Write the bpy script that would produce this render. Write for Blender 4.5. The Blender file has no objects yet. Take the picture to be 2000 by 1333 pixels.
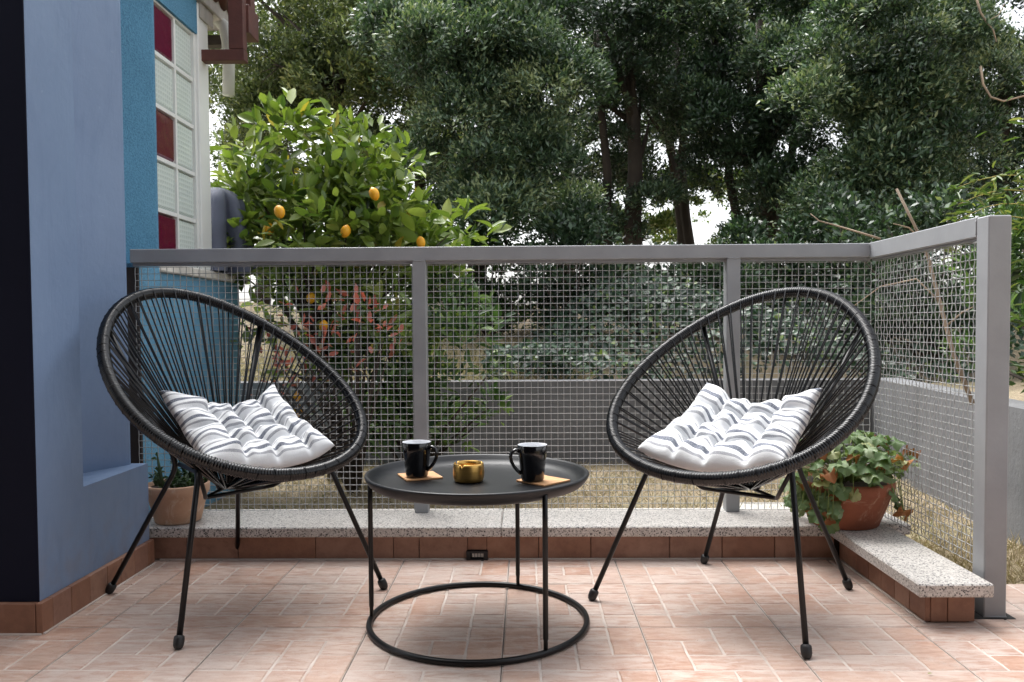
import bpy, math, random
import numpy as np
from mathutils import Matrix, Vector
random.seed(7)
R = np.random.default_rng(7)
PI = math.pi
SC = bpy.context.scene
COL = SC.collection

# ---------------------------------------------------------------- camera
CAM_H, CAM_F, YAW, PITCH, ROLL = 0.7434, 1582.55, -0.0175, 0.0347, -0.0066
def cam_axes():
    cy, sy, cp, sp = math.cos(YAW), math.sin(YAW), math.cos(PITCH), math.sin(PITCH)
    f = Vector((sy * cp, cy * cp, -sp)); r = Vector((cy, -sy, 0)); u = r.cross(f)
    c, s = math.cos(ROLL), math.sin(ROLL)
    return c * r + s * u, -s * r + c * u, f
_r, _u, _f = cam_axes()
cam_d = bpy.data.cameras.new('camera'); cam = bpy.data.objects.new('camera', cam_d); COL.objects.link(cam)
M = Matrix((( _r.x, _u.x, -_f.x, 0), (_r.y, _u.y, -_f.y, 0), (_r.z, _u.z, -_f.z, CAM_H), (0, 0, 0, 1)))
cam.matrix_world = M
cam_d.sensor_fit = 'HORIZONTAL'; cam_d.sensor_width = 36; cam_d.lens = 36 * CAM_F / 2000
cam_d.shift_y = 25.5 / 2000
cam_d.clip_start = 0.05; cam_d.clip_end = 400
cam_d.dof.use_dof = True; cam_d.dof.focus_distance = 2.15; cam_d.dof.aperture_fstop = 10
SC.camera = cam

# ---------------------------------------------------------------- world and sun
SUN_EL, SUN_AZ = math.radians(63), math.radians(-34)      # azimuth from +Y towards +X
w = bpy.data.worlds.new('World'); SC.world = w; w.use_nodes = True
nt = w.node_tree; nt.nodes.clear()
sky = nt.nodes.new('ShaderNodeTexSky'); sky.sky_type = 'NISHITA'; sky.sun_disc = False
sky.sun_elevation = SUN_EL; sky.sun_rotation = SUN_AZ
sky.air_density = 1.0; sky.dust_density = 4.0; sky.ozone_density = 1.0
hsv = nt.nodes.new('ShaderNodeHueSaturation'); hsv.inputs['Saturation'].default_value = 0.22
bg = nt.nodes.new('ShaderNodeBackground'); bg.inputs['Strength'].default_value = 0.15
wo = nt.nodes.new('ShaderNodeOutputWorld')
nt.links.new(sky.outputs[0], hsv.inputs['Color']); nt.links.new(hsv.outputs[0], bg.inputs[0]); nt.links.new(bg.outputs[0], wo.inputs[0])
sd = bpy.data.lights.new('sun', 'SUN'); sd.energy = 1.4; sd.angle = math.radians(42); sd.color = (1, 0.985, 0.96)
so = bpy.data.objects.new('sun', sd); COL.objects.link(so)
sdir = Vector((math.sin(SUN_AZ) * math.cos(SUN_EL), math.cos(SUN_AZ) * math.cos(SUN_EL), math.sin(SUN_EL)))
so.rotation_euler = sdir.to_track_quat('Z', 'Y').to_euler(); so.location = (0, 0, 12)
SC.view_settings.view_transform = 'Standard'; SC.view_settings.look = 'None'
SC.view_settings.exposure = 1.5; SC.view_settings.gamma = 1; SC.view_settings.use_curve_mapping = False
SC.cycles.max_bounces = 8; SC.cycles.transparent_max_bounces = 8

# ---------------------------------------------------------------- helpers
class MB:
    def __init__(s): s.v = []; s.f = []; s.m = []; s.sm = []; s.n = 0; s.val = []
    def add(s, V, F, mi=0, smooth=False, val=0.0):
        for f in F: s.f.append([i + s.n for i in f])
        s.m += [mi] * len(F); s.sm += [smooth] * len(F); s.val += [val] * len(F)
        s.v += [tuple(p) for p in V]; s.n += len(V); return s
    def box(s, a, b, mi=0, bev=0.0, val=0.0):
        x0, y0, z0 = a; x1, y1, z1 = b
        if bev <= 0:
            V = [(x0,y0,z0),(x1,y0,z0),(x1,y1,z0),(x0,y1,z0),(x0,y0,z1),(x1,y0,z1),(x1,y1,z1),(x0,y1,z1)]
            return s.add(V, [(0,3,2,1),(4,5,6,7),(0,1,5,4),(1,2,6,5),(2,3,7,6),(3,0,4,7)], mi, False, val)
        V = []
        for zz, ins in ((z0, bev), (z0 + bev, 0), (z1 - bev, 0), (z1, bev)):
            xa, xb, ya, yb = x0 + ins, x1 - ins, y0 + ins, y1 - ins; c = bev if ins == 0 else 0
            V += [(xa + c, ya, zz), (xb - c, ya, zz), (xb, ya + c, zz), (xb, yb - c, zz), (xb - c, yb, zz), (xa + c, yb, zz), (xa, yb - c, zz), (xa, ya + c, zz)]
        F = [tuple(range(7, -1, -1)), tuple(range(24, 32))]
        for l in range(3):
            for i in range(8): F.append((l*8+i, l*8+(i+1) % 8, l*8+8+(i+1) % 8, l*8+8+i))
        return s.add(V, F, mi, False, val)
    def tube(s, P, rad, n=8, mi=0, caps=True, closed=False, val=0.0):
        P = [Vector(p) for p in P]; k = len(P)
        if not hasattr(rad, '__len__'): rad = [rad] * k
        V = []; prev = None
        for i in range(k):
            if closed: t = P[(i+1) % k] - P[i-1]
            else: t = P[min(i+1, k-1)] - P[max(i-1, 0)]
            t.normalize()
            if prev is None:
                a = Vector((0, 0, 1)) if abs(t.z) < .9 else Vector((1, 0, 0)); x = t.cross(a).normalized()
            else:
                x = prev - t * prev.dot(t)
                x = x.normalized() if x.length > 1e-6 else t.orthogonal().normalized()
            prev = x; y = t.cross(x)
            V += [P[i] + (x * math.cos(2*PI*j/n) + y * math.sin(2*PI*j/n)) * rad[i] for j in range(n)]
        F = []
        for i in range(k if closed else k - 1):
            a, b = i * n, ((i + 1) % k) * n
            for j in range(n): F.append((a + j, a + (j+1) % n, b + (j+1) % n, b + j))
        if caps and not closed: F += [tuple(range(n-1, -1, -1)), tuple((k-1)*n + j for j in range(n))]
        return s.add(V, F, mi, True, val)
    def lathe(s, prof, n=32, c=(0, 0, 0), mi=0, closed=False, smooth=True):
        V = []
        for r, z in prof:
            V += [(c[0] + r*math.cos(2*PI*j/n), c[1] + r*math.sin(2*PI*j/n), c[2] + z) for j in range(n)]
        k = len(prof); F = []
        for i in range(k if closed else k - 1):
            a, b = i*n, ((i+1) % k)*n
            for j in range(n): F.append((a+j, a+(j+1) % n, b+(j+1) % n, b+j))
        return s.add(V, F, mi, smooth)
    def mesh(s, name):
        me = bpy.data.meshes.new(name); me.from_pydata(s.v, [], s.f)
        me.polygons.foreach_set('material_index', s.m); me.polygons.foreach_set('use_smooth', s.sm)
        if any(s.val):
            a = me.attributes.new('rnd', 'FLOAT', 'FACE'); a.data.foreach_set('value', s.val)
        me.update(); return me
    def build(s, name, mats, parent=None, loc=None):
        return obj(name, s.mesh(name), mats, parent, loc)
def obj(name, me, mats, parent=None, loc=None):
    if not isinstance(mats, (list, tuple)): mats = [mats]
    if len(me.materials) == 0:
        for m in mats: me.materials.append(m)
    o = bpy.data.objects.new(name, me); COL.objects.link(o)
    if parent is not None: o.parent = parent
    if loc is not None: o.location = loc
    return o
def tag(o, label=None, cat=None, group=None, kind=None):
    if label: o['label'] = label
    if cat: o['category'] = cat
    if group: o['group'] = group
    if kind: o['kind'] = kind
    return o
def empty(name, loc=(0, 0, 0), rz=0.0):
    o = bpy.data.objects.new(name, None); COL.objects.link(o); o.location = loc; o.rotation_euler = (0, 0, rz)
    o.empty_display_size = .1; return o
def npmesh(name, V, F, rnd=None, smooth=False):
    """V (n,3) float array, F (m,k) int array of k-gons"""
    me = bpy.data.meshes.new(name); m, k = F.shape
    me.vertices.add(len(V)); me.vertices.foreach_set('co', np.ascontiguousarray(V, np.float32).ravel())
    me.loops.add(m * k); me.loops.foreach_set('vertex_index', np.ascontiguousarray(F, np.int32).ravel())
    me.polygons.add(m); me.polygons.foreach_set('loop_start', np.arange(0, m*k, k, dtype=np.int32))
    me.polygons.foreach_set('loop_total', np.full(m, k, np.int32))
    if smooth: me.polygons.foreach_set('use_smooth', np.ones(m, bool))
    if rnd is not None:
        a = me.attributes.new('rnd', 'FLOAT', 'FACE'); a.data.foreach_set('value', np.ascontiguousarray(rnd, np.float32))
    me.update(calc_edges=True); return me
def nrm(a): return a / (np.linalg.norm(a, axis=-1, keepdims=True) + 1e-9)
DIAMOND = (np.array([(0,0,0),(.45,.5,.05),(1,0,-.06),(.45,-.5,.05)]), np.array([(0,1,2,3)]))
LEAF6 = (np.array([(0,0,0),(.30,.42,.07),(.72,.34,.05),(1,0,-.10),(.72,-.34,.05),(.30,-.42,.07)]), np.array([(0,1,2,3),(0,3,4,5)]))
BLADE = (np.array([(0,.5,0),(0,-.5,0),(.6,-.35,.12),(.6,.35,.12),(1,0,.35),(1,.02,.35)]), np.array([(0,1,2,3),(3,2,4,5)]))
def leaf_mesh(name, P, D, U, L, W, rnd, tpl=DIAMOND):
    T, TF = tpl; n = len(P); D = nrm(D); S = nrm(np.cross(U, D)); N = np.cross(D, S)
    L = np.broadcast_to(L, n)[:, None, None]; W = np.broadcast_to(W, n)[:, None, None]
    V = P[:, None, :] + L*T[None, :, 0:1]*D[:, None, :] + W*T[None, :, 1:2]*S[:, None, :] + L*T[None, :, 2:3]*N[:, None, :]
    k = len(T); F = (np.arange(n)[:, None, None]*k + TF[None]).reshape(-1, TF.shape[1])
    return npmesh(name, V.reshape(-1, 3), F, np.repeat(rnd, len(TF)))
def sph(n): return nrm(R.normal(size=(n, 3)))

# ---------------------------------------------------------------- materials
def srgb(r, g, b):
    f = lambda c: c/12.92 if c <= .04045 else ((c+.055)/1.055)**2.4
    return (f(r/255), f(g/255), f(b/255), 1)
class NB:
    """small node-tree helper"""
    def __init__(s, name):
        s.mat = bpy.data.materials.new(name); s.mat.use_nodes = True; s.t = s.mat.node_tree
        s.b = s.t.nodes['Principled BSDF']; s.out = s.t.nodes['Material Output']
    def n(s, typ, **kw):
        x = s.t.nodes.new(typ)
        for k, v in kw.items(): setattr(x, k, v)
        return x
    def l(s, a, b): s.t.links.new(a, b)
    def pos(s): return s.n('ShaderNodeNewGeometry').outputs['Position']
    def objco(s): return s.n('ShaderNodeTexCoord').outputs['Object']
    def map(s, co, scale=(1,1,1), rot=(0,0,0), loc=(0,0,0)):
        m = s.n('ShaderNodeMapping'); s.l(co, m.inputs[0]); m.inputs['Scale'].default_value = scale; m.inputs['Rotation'].default_value = rot; m.inputs['Location'].default_value = loc; return m.outputs[0]
    def noise(s, co, scale, detail=4, rough=.55, dist=0):
        x = s.n('ShaderNodeTexNoise'); s.l(co, x.inputs['Vector']); x.inputs['Scale'].default_value = scale; x.inputs['Detail'].default_value = detail
        x.inputs['Roughness'].default_value = rough; x.inputs['Distortion'].default_value = dist; return x.outputs['Fac']
    def voro(s, co, scale, feature='F1', rnd=1.0):
        x = s.n('ShaderNodeTexVoronoi'); x.feature = feature; s.l(co, x.inputs['Vector']); x.inputs['Scale'].default_value = scale; x.inputs['Randomness'].default_value = rnd; return x
    def ramp(s, fac, stops, interp='LINEAR'):
        x = s.n('ShaderNodeValToRGB'); x.color_ramp.interpolation = interp; e = x.color_ramp.elements
        while len(e) > 1: e.remove(e[-1])
        e[0].position = stops[0][0]; e[0].color = stops[0][1]
        for p, c in stops[1:]:
            q = e.new(p); q.color = c
        s.l(fac, x.inputs[0]); return x.outputs[0]
    def mix(s, fac, a, b, mode='MIX'):
        x = s.n('ShaderNodeMix'); x.data_type = 'RGBA'; x.blend_type = mode
        for sock, v in ((x.inputs[0], fac), (x.inputs[6], a), (x.inputs[7], b)):
            if hasattr(v, 'default_value') or hasattr(v, 'is_linked'): s.l(v, sock)
            else: sock.default_value = v
        return x.outputs[2]
    def math(s, op, a, b=0.0, c=0.0):
        x = s.n('ShaderNodeMath'); x.operation = op
        for i, v in enumerate((a, b, c)):
            if hasattr(v, 'is_linked'): s.l(v, x.inputs[i])
            else: x.inputs[i].default_value = v
        return x.outputs[0]
    def attr(s, name):
        x = s.n('ShaderNodeAttribute'); x.attribute_name = name; return x.outputs['Fac']
    def objrnd(s): return s.n('ShaderNodeObjectInfo').outputs['Random']
    def sep(s, co):
        x = s.n('ShaderNodeSeparateXYZ'); s.l(co, x.inputs[0]); return x.outputs
    def bump(s, h, strength=.3, dist=.005):
        x = s.n('ShaderNodeBump'); s.l(h, x.inputs['Height']); x.inputs['Strength'].default_value = strength; x.inputs['Distance'].default_value = dist
        s.l(x.outputs[0], s.b.inputs['Normal']); return x.outputs[0]
    def col(s, v):
        if hasattr(v, 'is_linked'): s.l(v, s.b.inputs['Base Color'])
        else: s.b.inputs['Base Color'].default_value = v
        return s
    def set(s, **kw):
        for k, v in kw.items():
            k = {'rough': 'Roughness', 'metal': 'Metallic', 'spec': 'Specular IOR Level', 'trans': 'Transmission Weight', 'coat': 'Coat Weight', 'sheen': 'Sheen Weight', 'alpha': 'Alpha'}[k]
            if hasattr(v, 'is_linked'): s.l(v, s.b.inputs[k])
            else: s.b.inputs[k].default_value = v
        return s
def g(v): return (v, v, v, 1)

def m_painted(name, c, var=.12, rough=.55, scale=3, bumps=.12, bscale=60, streak=None):
    k = NB(name); p = k.pos()
    a = k.noise(p, scale, 5); c2 = tuple(x*(1-var) for x in c[:3]) + (1,); c3 = tuple(min(1, x*(1+var)) for x in c[:3]) + (1,)
    k.col(k.ramp(a, [(.3, c2), (.7, c3)])); k.set(rough=rough)
    k.bump(k.noise(p, bscale, 3), bumps, .003); return k.mat
def m_leaf(name, stops, trans=.25, rough=.42, spec=.5, tcol=None):
    k = NB(name); a = k.attr('rnd'); c = k.ramp(a, stops); p = k.pos()
    c = k.mix(k.math('MULTIPLY', k.noise(p, 18, 2), .5), c, k.mix(1.0, c, (.55, .6, .5, 1), 'MULTIPLY'))
    k.col(c).set(rough=rough, spec=spec)
    tr = k.n('ShaderNodeBsdfTranslucent'); k.l(k.mix(1.0, c, tcol or (1.45, 1.6, .75, 1), 'MULTIPLY'), tr.inputs[0])
    ms = k.n('ShaderNodeMixShader'); ms.inputs[0].default_value = trans
    k.l(k.b.outputs[0], ms.inputs[1]); k.l(tr.outputs[0], ms.inputs[2]); k.l(ms.outputs[0], k.out.inputs[0]); return k.mat

def m_tile():
    k = NB('terracotta_tile'); p = k.pos(); a = k.attr('rnd'); o = k.objrnd()
    v = k.math('FRACT', k.math('ADD', a, k.math('MULTIPLY', o, 7.3)))
    base = k.ramp(v, [(0, srgb(184,156,141)), (.25, srgb(196,175,163)), (.5, srgb(187,170,161)), (.72, srgb(189,155,136)), (.86, srgb(177,142,123)), (1, srgb(201,187,177))])
    st = k.noise(k.map(p, (14, 60, 20)), 1.0, 6, .65, .6)
    c = k.mix(k.ramp(st, [(.40, g(0)), (.64, g(.85))]), base, srgb(158,114,92))
    ch = k.noise(p, 26, 6, .7)
    c = k.mix(k.ramp(ch, [(.5, g(0)), (.72, g(.55))]), c, srgb(200,189,182))
    big = k.noise(p, 2.2, 4)
    c = k.mix(k.ramp(big, [(.34, g(0)), (.7, g(.5))]), c, srgb(196,186,179))
    dt = k.noise(p, 5.5, 7, .72); c = k.mix(k.ramp(dt, [(.54, g(0)), (.72, g(.38))]), c, srgb(146,128,116))
    sp = k.noise(p, 160, 3); c = k.mix(k.ramp(sp, [(.62, g(0)), (.72, g(.45))]), c, srgb(140,102,84))
    k.col(c).set(rough=k.ramp(ch, [(.3, g(.38)), (.7, g(.62))]), spec=.35)
    k.bump(k.math('ADD', k.noise(p, 70, 5), k.math('MULTIPLY', st, .8)), .35, .0025); return k.mat
def m_grout():
    k = NB('tile_grout'); p = k.pos(); n = k.noise(p, 9, 5)
    k.col(k.ramp(n, [(.3, srgb(176,160,150)), (.6, srgb(200,189,181)), (.8, srgb(186,174,165))])).set(rough=.85); k.bump(k.noise(p, 200, 3), .3, .002); return k.mat
def m_skirting():
    k = NB('skirting_tile'); p = k.pos(); o = k.objrnd()
    base = k.ramp(o, [(0, srgb(128,88,68)), (.4, srgb(148,106,84)), (.7, srgb(140,104,88)), (1, srgb(158,120,98))])
    n = k.noise(p, 30, 6, .7); c = k.mix(k.ramp(n, [(.45, g(0)), (.7, g(.6))]), base, srgb(112,76,60))
    n2 = k.noise(p, 8, 5); c = k.mix(k.ramp(n2, [(.5, g(0)), (.75, g(.5))]), c, srgb(188,150,128))
    k.col(c).set(rough=.55); k.bump(n, .25, .002); return k.mat
def m_terrazzo():
    k = NB('terrazzo'); p = k.pos(); m = k.map(p, (1, 1, 1)); v = k.voro(m, 260)
    cr = k.sep(v.outputs['Color']); d = v.outputs['Distance']
    chip = k.ramp(cr[0], [(0, srgb(52,52,56)), (.13, srgb(84,82,84)), (.16, srgb(168,164,160)), (.3, srgb(200,196,191)), (.62, srgb(214,210,205)), (.66, srgb(176,171,166)), (1, srgb(220,217,212))], 'CONSTANT')
    v2 = k.voro(p, 150); cr2 = k.sep(v2.outputs['Color'])
    chip2 = k.ramp(cr2[1], [(0, srgb(58,58,62)), (.1, srgb(128,124,122)), (.16, g(1))], 'CONSTANT')
    inside = k.ramp(v2.outputs['Distance'], [(.35, g(1)), (.5, g(0))])
    c = k.mix(inside, chip, k.mix(1.0, chip, chip2, 'MULTIPLY'))
    c = k.mix(k.ramp(d, [(.45, g(0)), (.7, g(.7))]), c, srgb(212,208,203))
    dirt = k.noise(p, 5, 5); c = k.mix(k.ramp(dirt, [(.45, g(0)), (.8, g(.3))]), c, srgb(150,140,130))
    k.col(c).set(rough=.42); k.bump(k.noise(p, 90, 3), .12, .002); return k.mat
def m_stucco(name, c, dark):
    k = NB(name); p = k.pos(); n = k.noise(p, 170, 3, .6); n2 = k.noise(p, 4, 4)
    cc = k.mix(k.ramp(n, [(.35, g(.75)), (.6, g(0))]), c, dark); cc = k.mix(k.ramp(n2, [(.45, g(0)), (.75, g(.25))]), cc, tuple(min(1, x*1.5) for x in c[:3]) + (1,))
    k.col(cc).set(rough=.8); k.bump(n, .8, .006); return k.mat
def m_concrete(name, a, b, streak=True):
    k = NB(name); p = k.pos(); n = k.noise(p, 3.5, 6, .6); s_ = k.noise(k.map(p, (4, 4, .6)), 1.6, 6, .65)
    c = k.mix(k.ramp(n, [(.3, g(0)), (.7, g(1))]), a, b); c = k.mix(k.ramp(s_, [(.28, g(.55)), (.42, g(0))]), c, tuple(min(1, x*1.35) for x in a[:3]) + (1,)); c = k.mix(k.ramp(s_, [(.50, g(0)), (.66, g(.8))]), c, tuple(x*.55 for x in a[:3]) + (1,))
    f = k.noise(p, 60, 4); c = k.mix(k.ramp(f, [(.5, g(0)), (.75, g(.35))]), c, tuple(x*.6 for x in a[:3]) + (1,))
    k.col(c).set(rough=.85); k.bump(k.math('ADD', f, n), .35, .006); return k.mat
def m_cushion():
    k = NB('striped_cotton'); uv = k.n('ShaderNodeUVMap').outputs[0]; s_ = k.sep(uv); y = k.math('FRACT', k.math('MULTIPLY', s_[1], 8.0))
    W, N, G2 = srgb(235,236,237), srgb(88,95,111), srgb(158,160,166)
    c = k.ramp(y, [(0, W), (.10, N), (.36, W), (.60, G2), (.72, W)], 'CONSTANT')
    p = k.objco(); wv = k.noise(p, 420, 2); c = k.mix(k.ramp(wv, [(.4, g(0)), (.7, g(.35))]), c, W)
    k.col(c).set(rough=.92, spec=.2, sheen=.15); k.bump(k.math('ADD', wv, k.math('MULTIPLY', k.noise(p, 34, 3), 1.6)), .35, .004); return k.mat
def m_wood():
    k = NB('coaster_wood'); p = k.objco(); n = k.noise(k.map(p, (6, 60, 10)), 3, 5, .6, .4)
    k.col(k.ramp(n, [(.3, srgb(172,120,76)), (.55, srgb(205,158,112)), (.75, srgb(222,182,140))])).set(rough=.6); k.bump(n, .1, .001); return k.mat
def m_brass():
    k = NB('brushed_brass'); p = k.objco(); n = k.noise(k.map(p, (1, 1, 90)), 3, 4)
    k.col(k.ramp(n, [(.3, (.50,.29,.08,1)), (.7, (.66,.41,.13,1))])).set(metal=1.0, rough=.33); k.bump(n, .08, .001); return k.mat
def m_pot(name, a, b, pale):
    k = NB(name); p = k.objco(); n = k.noise(p, 7, 6, .65); c = k.mix(k.ramp(n, [(.35, g(0)), (.65, g(1))]), a, b)
    n2 = k.noise(p, 14, 6, .7, 1.2); c = k.mix(k.ramp(n2, [(.56, g(0)), (.66, g(.7))]), c, pale)
    k.col(c).set(rough=.75); k.bump(k.noise(p, 60, 4), .25, .003); return k.mat
def m_ground():
    k = NB('dry_lawn_soil'); p = k.pos(); n = k.noise(p, 2.5, 6, .6); f = k.noise(p, 60, 5, .7)
    c = k.ramp(n, [(.3, srgb(140,126,104)), (.5, srgb(172,156,130)), (.62, srgb(150,142,112)), (.75, srgb(166,152,128))])
    c = k.mix(k.ramp(f, [(.4, g(.55)), (.65, g(0))]), c, srgb(88,74,50)); k.col(c).set(rough=.95); k.bump(f, .8, .02); return k.mat
def m_glass(name, c, bumpy):
    k = NB(name); p = k.pos(); s_ = k.sep(p)
    gy = k.math('SINE', k.math('MULTIPLY', s_[1], 2*PI/.019)); gz = k.math('SINE', k.math('MULTIPLY', s_[2], 2*PI/.019))
    n = k.noise(p, 14, 3)
    if bumpy == 'grid':
        h = k.math('MAXIMUM', gy, gz)
        c = k.mix(k.ramp(h, [(.35, g(0)), (.9, g(.6))]), c, srgb(226,234,230))
    else: h = k.math('MULTIPLY', n, 3.0)
    k.col(c).set(rough=.14 if bumpy == 'grid' else .22, spec=.6, coat=.15); k.bump(h, .25 if bumpy == 'grid' else .35, .004); return k.mat

MT = {}
MT['tile'] = m_tile(); MT['grout'] = m_grout(); MT['joint'] = m_concrete('tile_joint', srgb(140,130,122), srgb(112,104,98)); MT['skirt'] = m_skirting(); MT['terrazzo'] = m_terrazzo()
def m_pillar():
    k = NB('pillar_blue_paint'); p = k.pos(); n = k.noise(p, 2.2, 6, .6); c = k.ramp(n, [(.3, srgb(116,137,168)), (.7, srgb(127,149,180))])
    tw = k.noise(k.map(p, (9, 9, 2.2), (.2, .5, .1)), 1.4, 6, .62, .8); c = k.mix(k.ramp(tw, [(.52, g(0)), (.78, g(.30))]), c, srgb(96,118,150))
    sc = k.noise(k.map(p, (30, 30, 60), (.6, .3, 0)), 1.0, 3, .7); c = k.mix(k.ramp(sc, [(.70, g(0)), (.74, g(.35))]), c, srgb(150,168,190))
    z = k.sep(p)[2]; low = k.math('MULTIPLY', k.ramp(z, [(.08, g(1)), (.26, g(0))]), k.ramp(k.noise(p, 18, 5), [(.42, g(0)), (.66, g(.35))])); c = k.mix(low, c, srgb(128,120,116))
    k.col(c).set(rough=k.ramp(tw, [(.3, g(.42)), (.7, g(.6))]), spec=.4); k.bump(k.math('ADD', k.noise(p, 40, 4), k.math('MULTIPLY', tw, 2.0)), .30, .004); return k.mat
MT['pillar_blue'] = m_pillar()
MT['pillar_navy'] = m_painted('pillar_navy_paint', srgb(14,18,36), .1, .6, 3, .15, 50); MT['pillar_navy'].node_tree.nodes['Principled BSDF'].inputs['Specular IOR Level'].default_value = .15
MT['stucco'] = m_stucco('blue_stucco', srgb(86,142,174), srgb(54,104,136))
MT['stucco_smooth'] = m_stucco('blue_stucco_low', srgb(110,164,196), srgb(84,138,172))
MT['brown'] = m_concrete('dark_brown_render', srgb(70,60,54), srgb(52,46,44))
MT['white'] = m_painted('white_frame_paint', srgb(226,228,226), .05, .5, 5, .1, 60)
MT['sill'] = m_concrete('pale_stone', srgb(226,222,214), srgb(208,202,194))
MT['concrete'] = m_concrete('wall_concrete', srgb(118,118,120), srgb(96,96,98)); MT['concrete2'] = m_concrete('side_wall_concrete', srgb(122,123,125), srgb(104,105,108))
MT['concrete_eave'] = m_concrete('eave_concrete', srgb(190,186,178), srgb(160,154,146))
MT['rust'] = m_painted('rust_red_steel', srgb(84,46,38), .25, .6, 12, .25, 90)
MT['rail'] = m_painted('grey_steel_paint', srgb(150,152,155), .09, .42, 9, .08, 140)
MT['wire'] = NB('galvanised_wire').col(g(.46)).set(rough=.42, metal=.3).mat
MT['black'] = m_painted('black_steel', (.0035, .0035, .0045, 1), .2, .36, 20, .05, 200)
MT['cord'] = NB('black_pvc_cord').col((.003, .0033, .0042, 1)).set(rough=.22, spec=.5).mat
MT['rubber'] = NB('black_rubber').col((.014, .013, .014, 1)).set(rough=.5).mat
MT['table'] = m_painted('matt_black_tray', (.008, .0095, .012, 1), .1, .40, 8, .04, 300)
MT['table'].node_tree.nodes['Principled BSDF'].inputs['Specular IOR Level'].default_value = .35
MT['black'].node_tree.nodes['Principled BSDF'].inputs['Specular IOR Level'].default_value = .35
MT['mug'] = NB('black_glaze').col((.006, .0055, .0065, 1)).set(rough=.14, coat=.3).mat
MT['mug_in'] = NB('white_glaze').col(srgb(226,228,232)).set(rough=.15).mat
MT['cushion'] = m_cushion(); MT['wood'] = m_wood(); MT['brass'] = m_brass()
MT['pot_l'] = m_pot('pale_terracotta', srgb(196,160,134), srgb(180,144,118), srgb(208,188,170))
MT['pot_r'] = m_pot('red_terracotta', srgb(158,92,64), srgb(132,74,52), srgb(182,146,124))
MT['soil'] = m_concrete('potting_soil', srgb(58,44,34), srgb(38,30,24))
MT['ground'] = m_ground()
MT['gl_clear'] = m_glass('clear_glass_block', srgb(204,216,212), 'grid'); MT['gl_wine'] = m_glass('wine_red_glass_block', srgb(96,14,50), 'wavy')
MT['cloth'] = m_painted('slate_grey_cloth', srgb(92,97,114), .1, .8, 8, .2, 200)
MT['pipe'] = m_painted('grey_pipe', srgb(190,192,184), .12, .6, 6, .1, 60)
MT['bark'] = m_concrete('bark', srgb(74,64,54), srgb(52,44,38)); MT['twig'] = m_concrete('dry_twig', srgb(186,166,144), srgb(152,130,110))
MT['stemgreen'] = NB('green_stem').col(srgb(120,138,70)).set(rough=.6).mat
MT['oak'] = m_leaf('evergreen_oak_leaf', [(0, srgb(32,48,34)), (.4, srgb(52,74,52)), (.72, srgb(84,108,82)), (.92, srgb(124,144,116)), (1, srgb(150,160,120))], .16, .40, .55)
MT['oak_olive'] = m_leaf('olive_green_leaf', [(0, srgb(50,64,40)), (.4, srgb(76,92,56)), (.72, srgb(110,124,80)), (1, srgb(160,164,108))], .2, .42, .5)
MT['shrub'] = m_leaf('shrub_leaf', [(0, srgb(40,62,36)), (.5, srgb(68,98,56)), (1, srgb(120,146,86))], .22, .45, .5)
MT['ivy'] = m_leaf('ivy_leaf', [(0, srgb(26,44,34)), (.5, srgb(46,70,52)), (.88, srgb(78,104,76)), (1, srgb(122,140,74))], .15, .38, .5)
MT['lemonleaf'] = m_leaf('lemon_leaf', [(0, srgb(54,78,40)), (.3, srgb(90,114,52)), (.6, srgb(128,148,68)), (.88, srgb(160,172,98)), (.985, srgb(172,180,124)), (1, srgb(196,174,76))], .20, .34, .6)
MT['redleaf'] = m_leaf('red_shrub_leaf', [(0, srgb(60,84,48)), (.3, srgb(84,104,60)), (.42, srgb(170,92,78)), (.8, srgb(208,124,104)), (1, srgb(214,140,120))], .25, .4, .5, (1.6, 1.0, .8, 1))
MT['bamboo'] = m_leaf('bamboo_leaf', [(0, srgb(58,82,42)), (.5, srgb(98,120,66)), (1, srgb(160,160,104))], .22, .42, .4)
MT['geran'] = m_leaf('geranium_leaf', [(0, srgb(80,106,62)), (.5, srgb(122,144,98)), (.85, srgb(162,176,142)), (1, srgb(178,178,120))], .22, .5, .4)
MT['dryleaf'] = m_leaf('withered_leaf', [(0, srgb(120,74,44)), (1, srgb(176,120,80))], .2, .7, .2)
MT['straw'] = m_leaf('dry_grass', [(0, srgb(146,130,106)), (.6, srgb(184,170,146)), (.9, srgb(160,150,122)), (1, srgb(112,122,80))], .12, .7, .2)
def m_fruit():
    k = NB('lemon_skin'); p = k.objco(); k.col(k.ramp(k.noise(p, 30, 3), [(.3, srgb(236,158,22)), (.7, srgb(244,184,40))])).set(rough=.4); k.bump(k.noise(p, 260, 2), .2, .001); return k.mat
MT['lemon'] = m_fruit()

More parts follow.
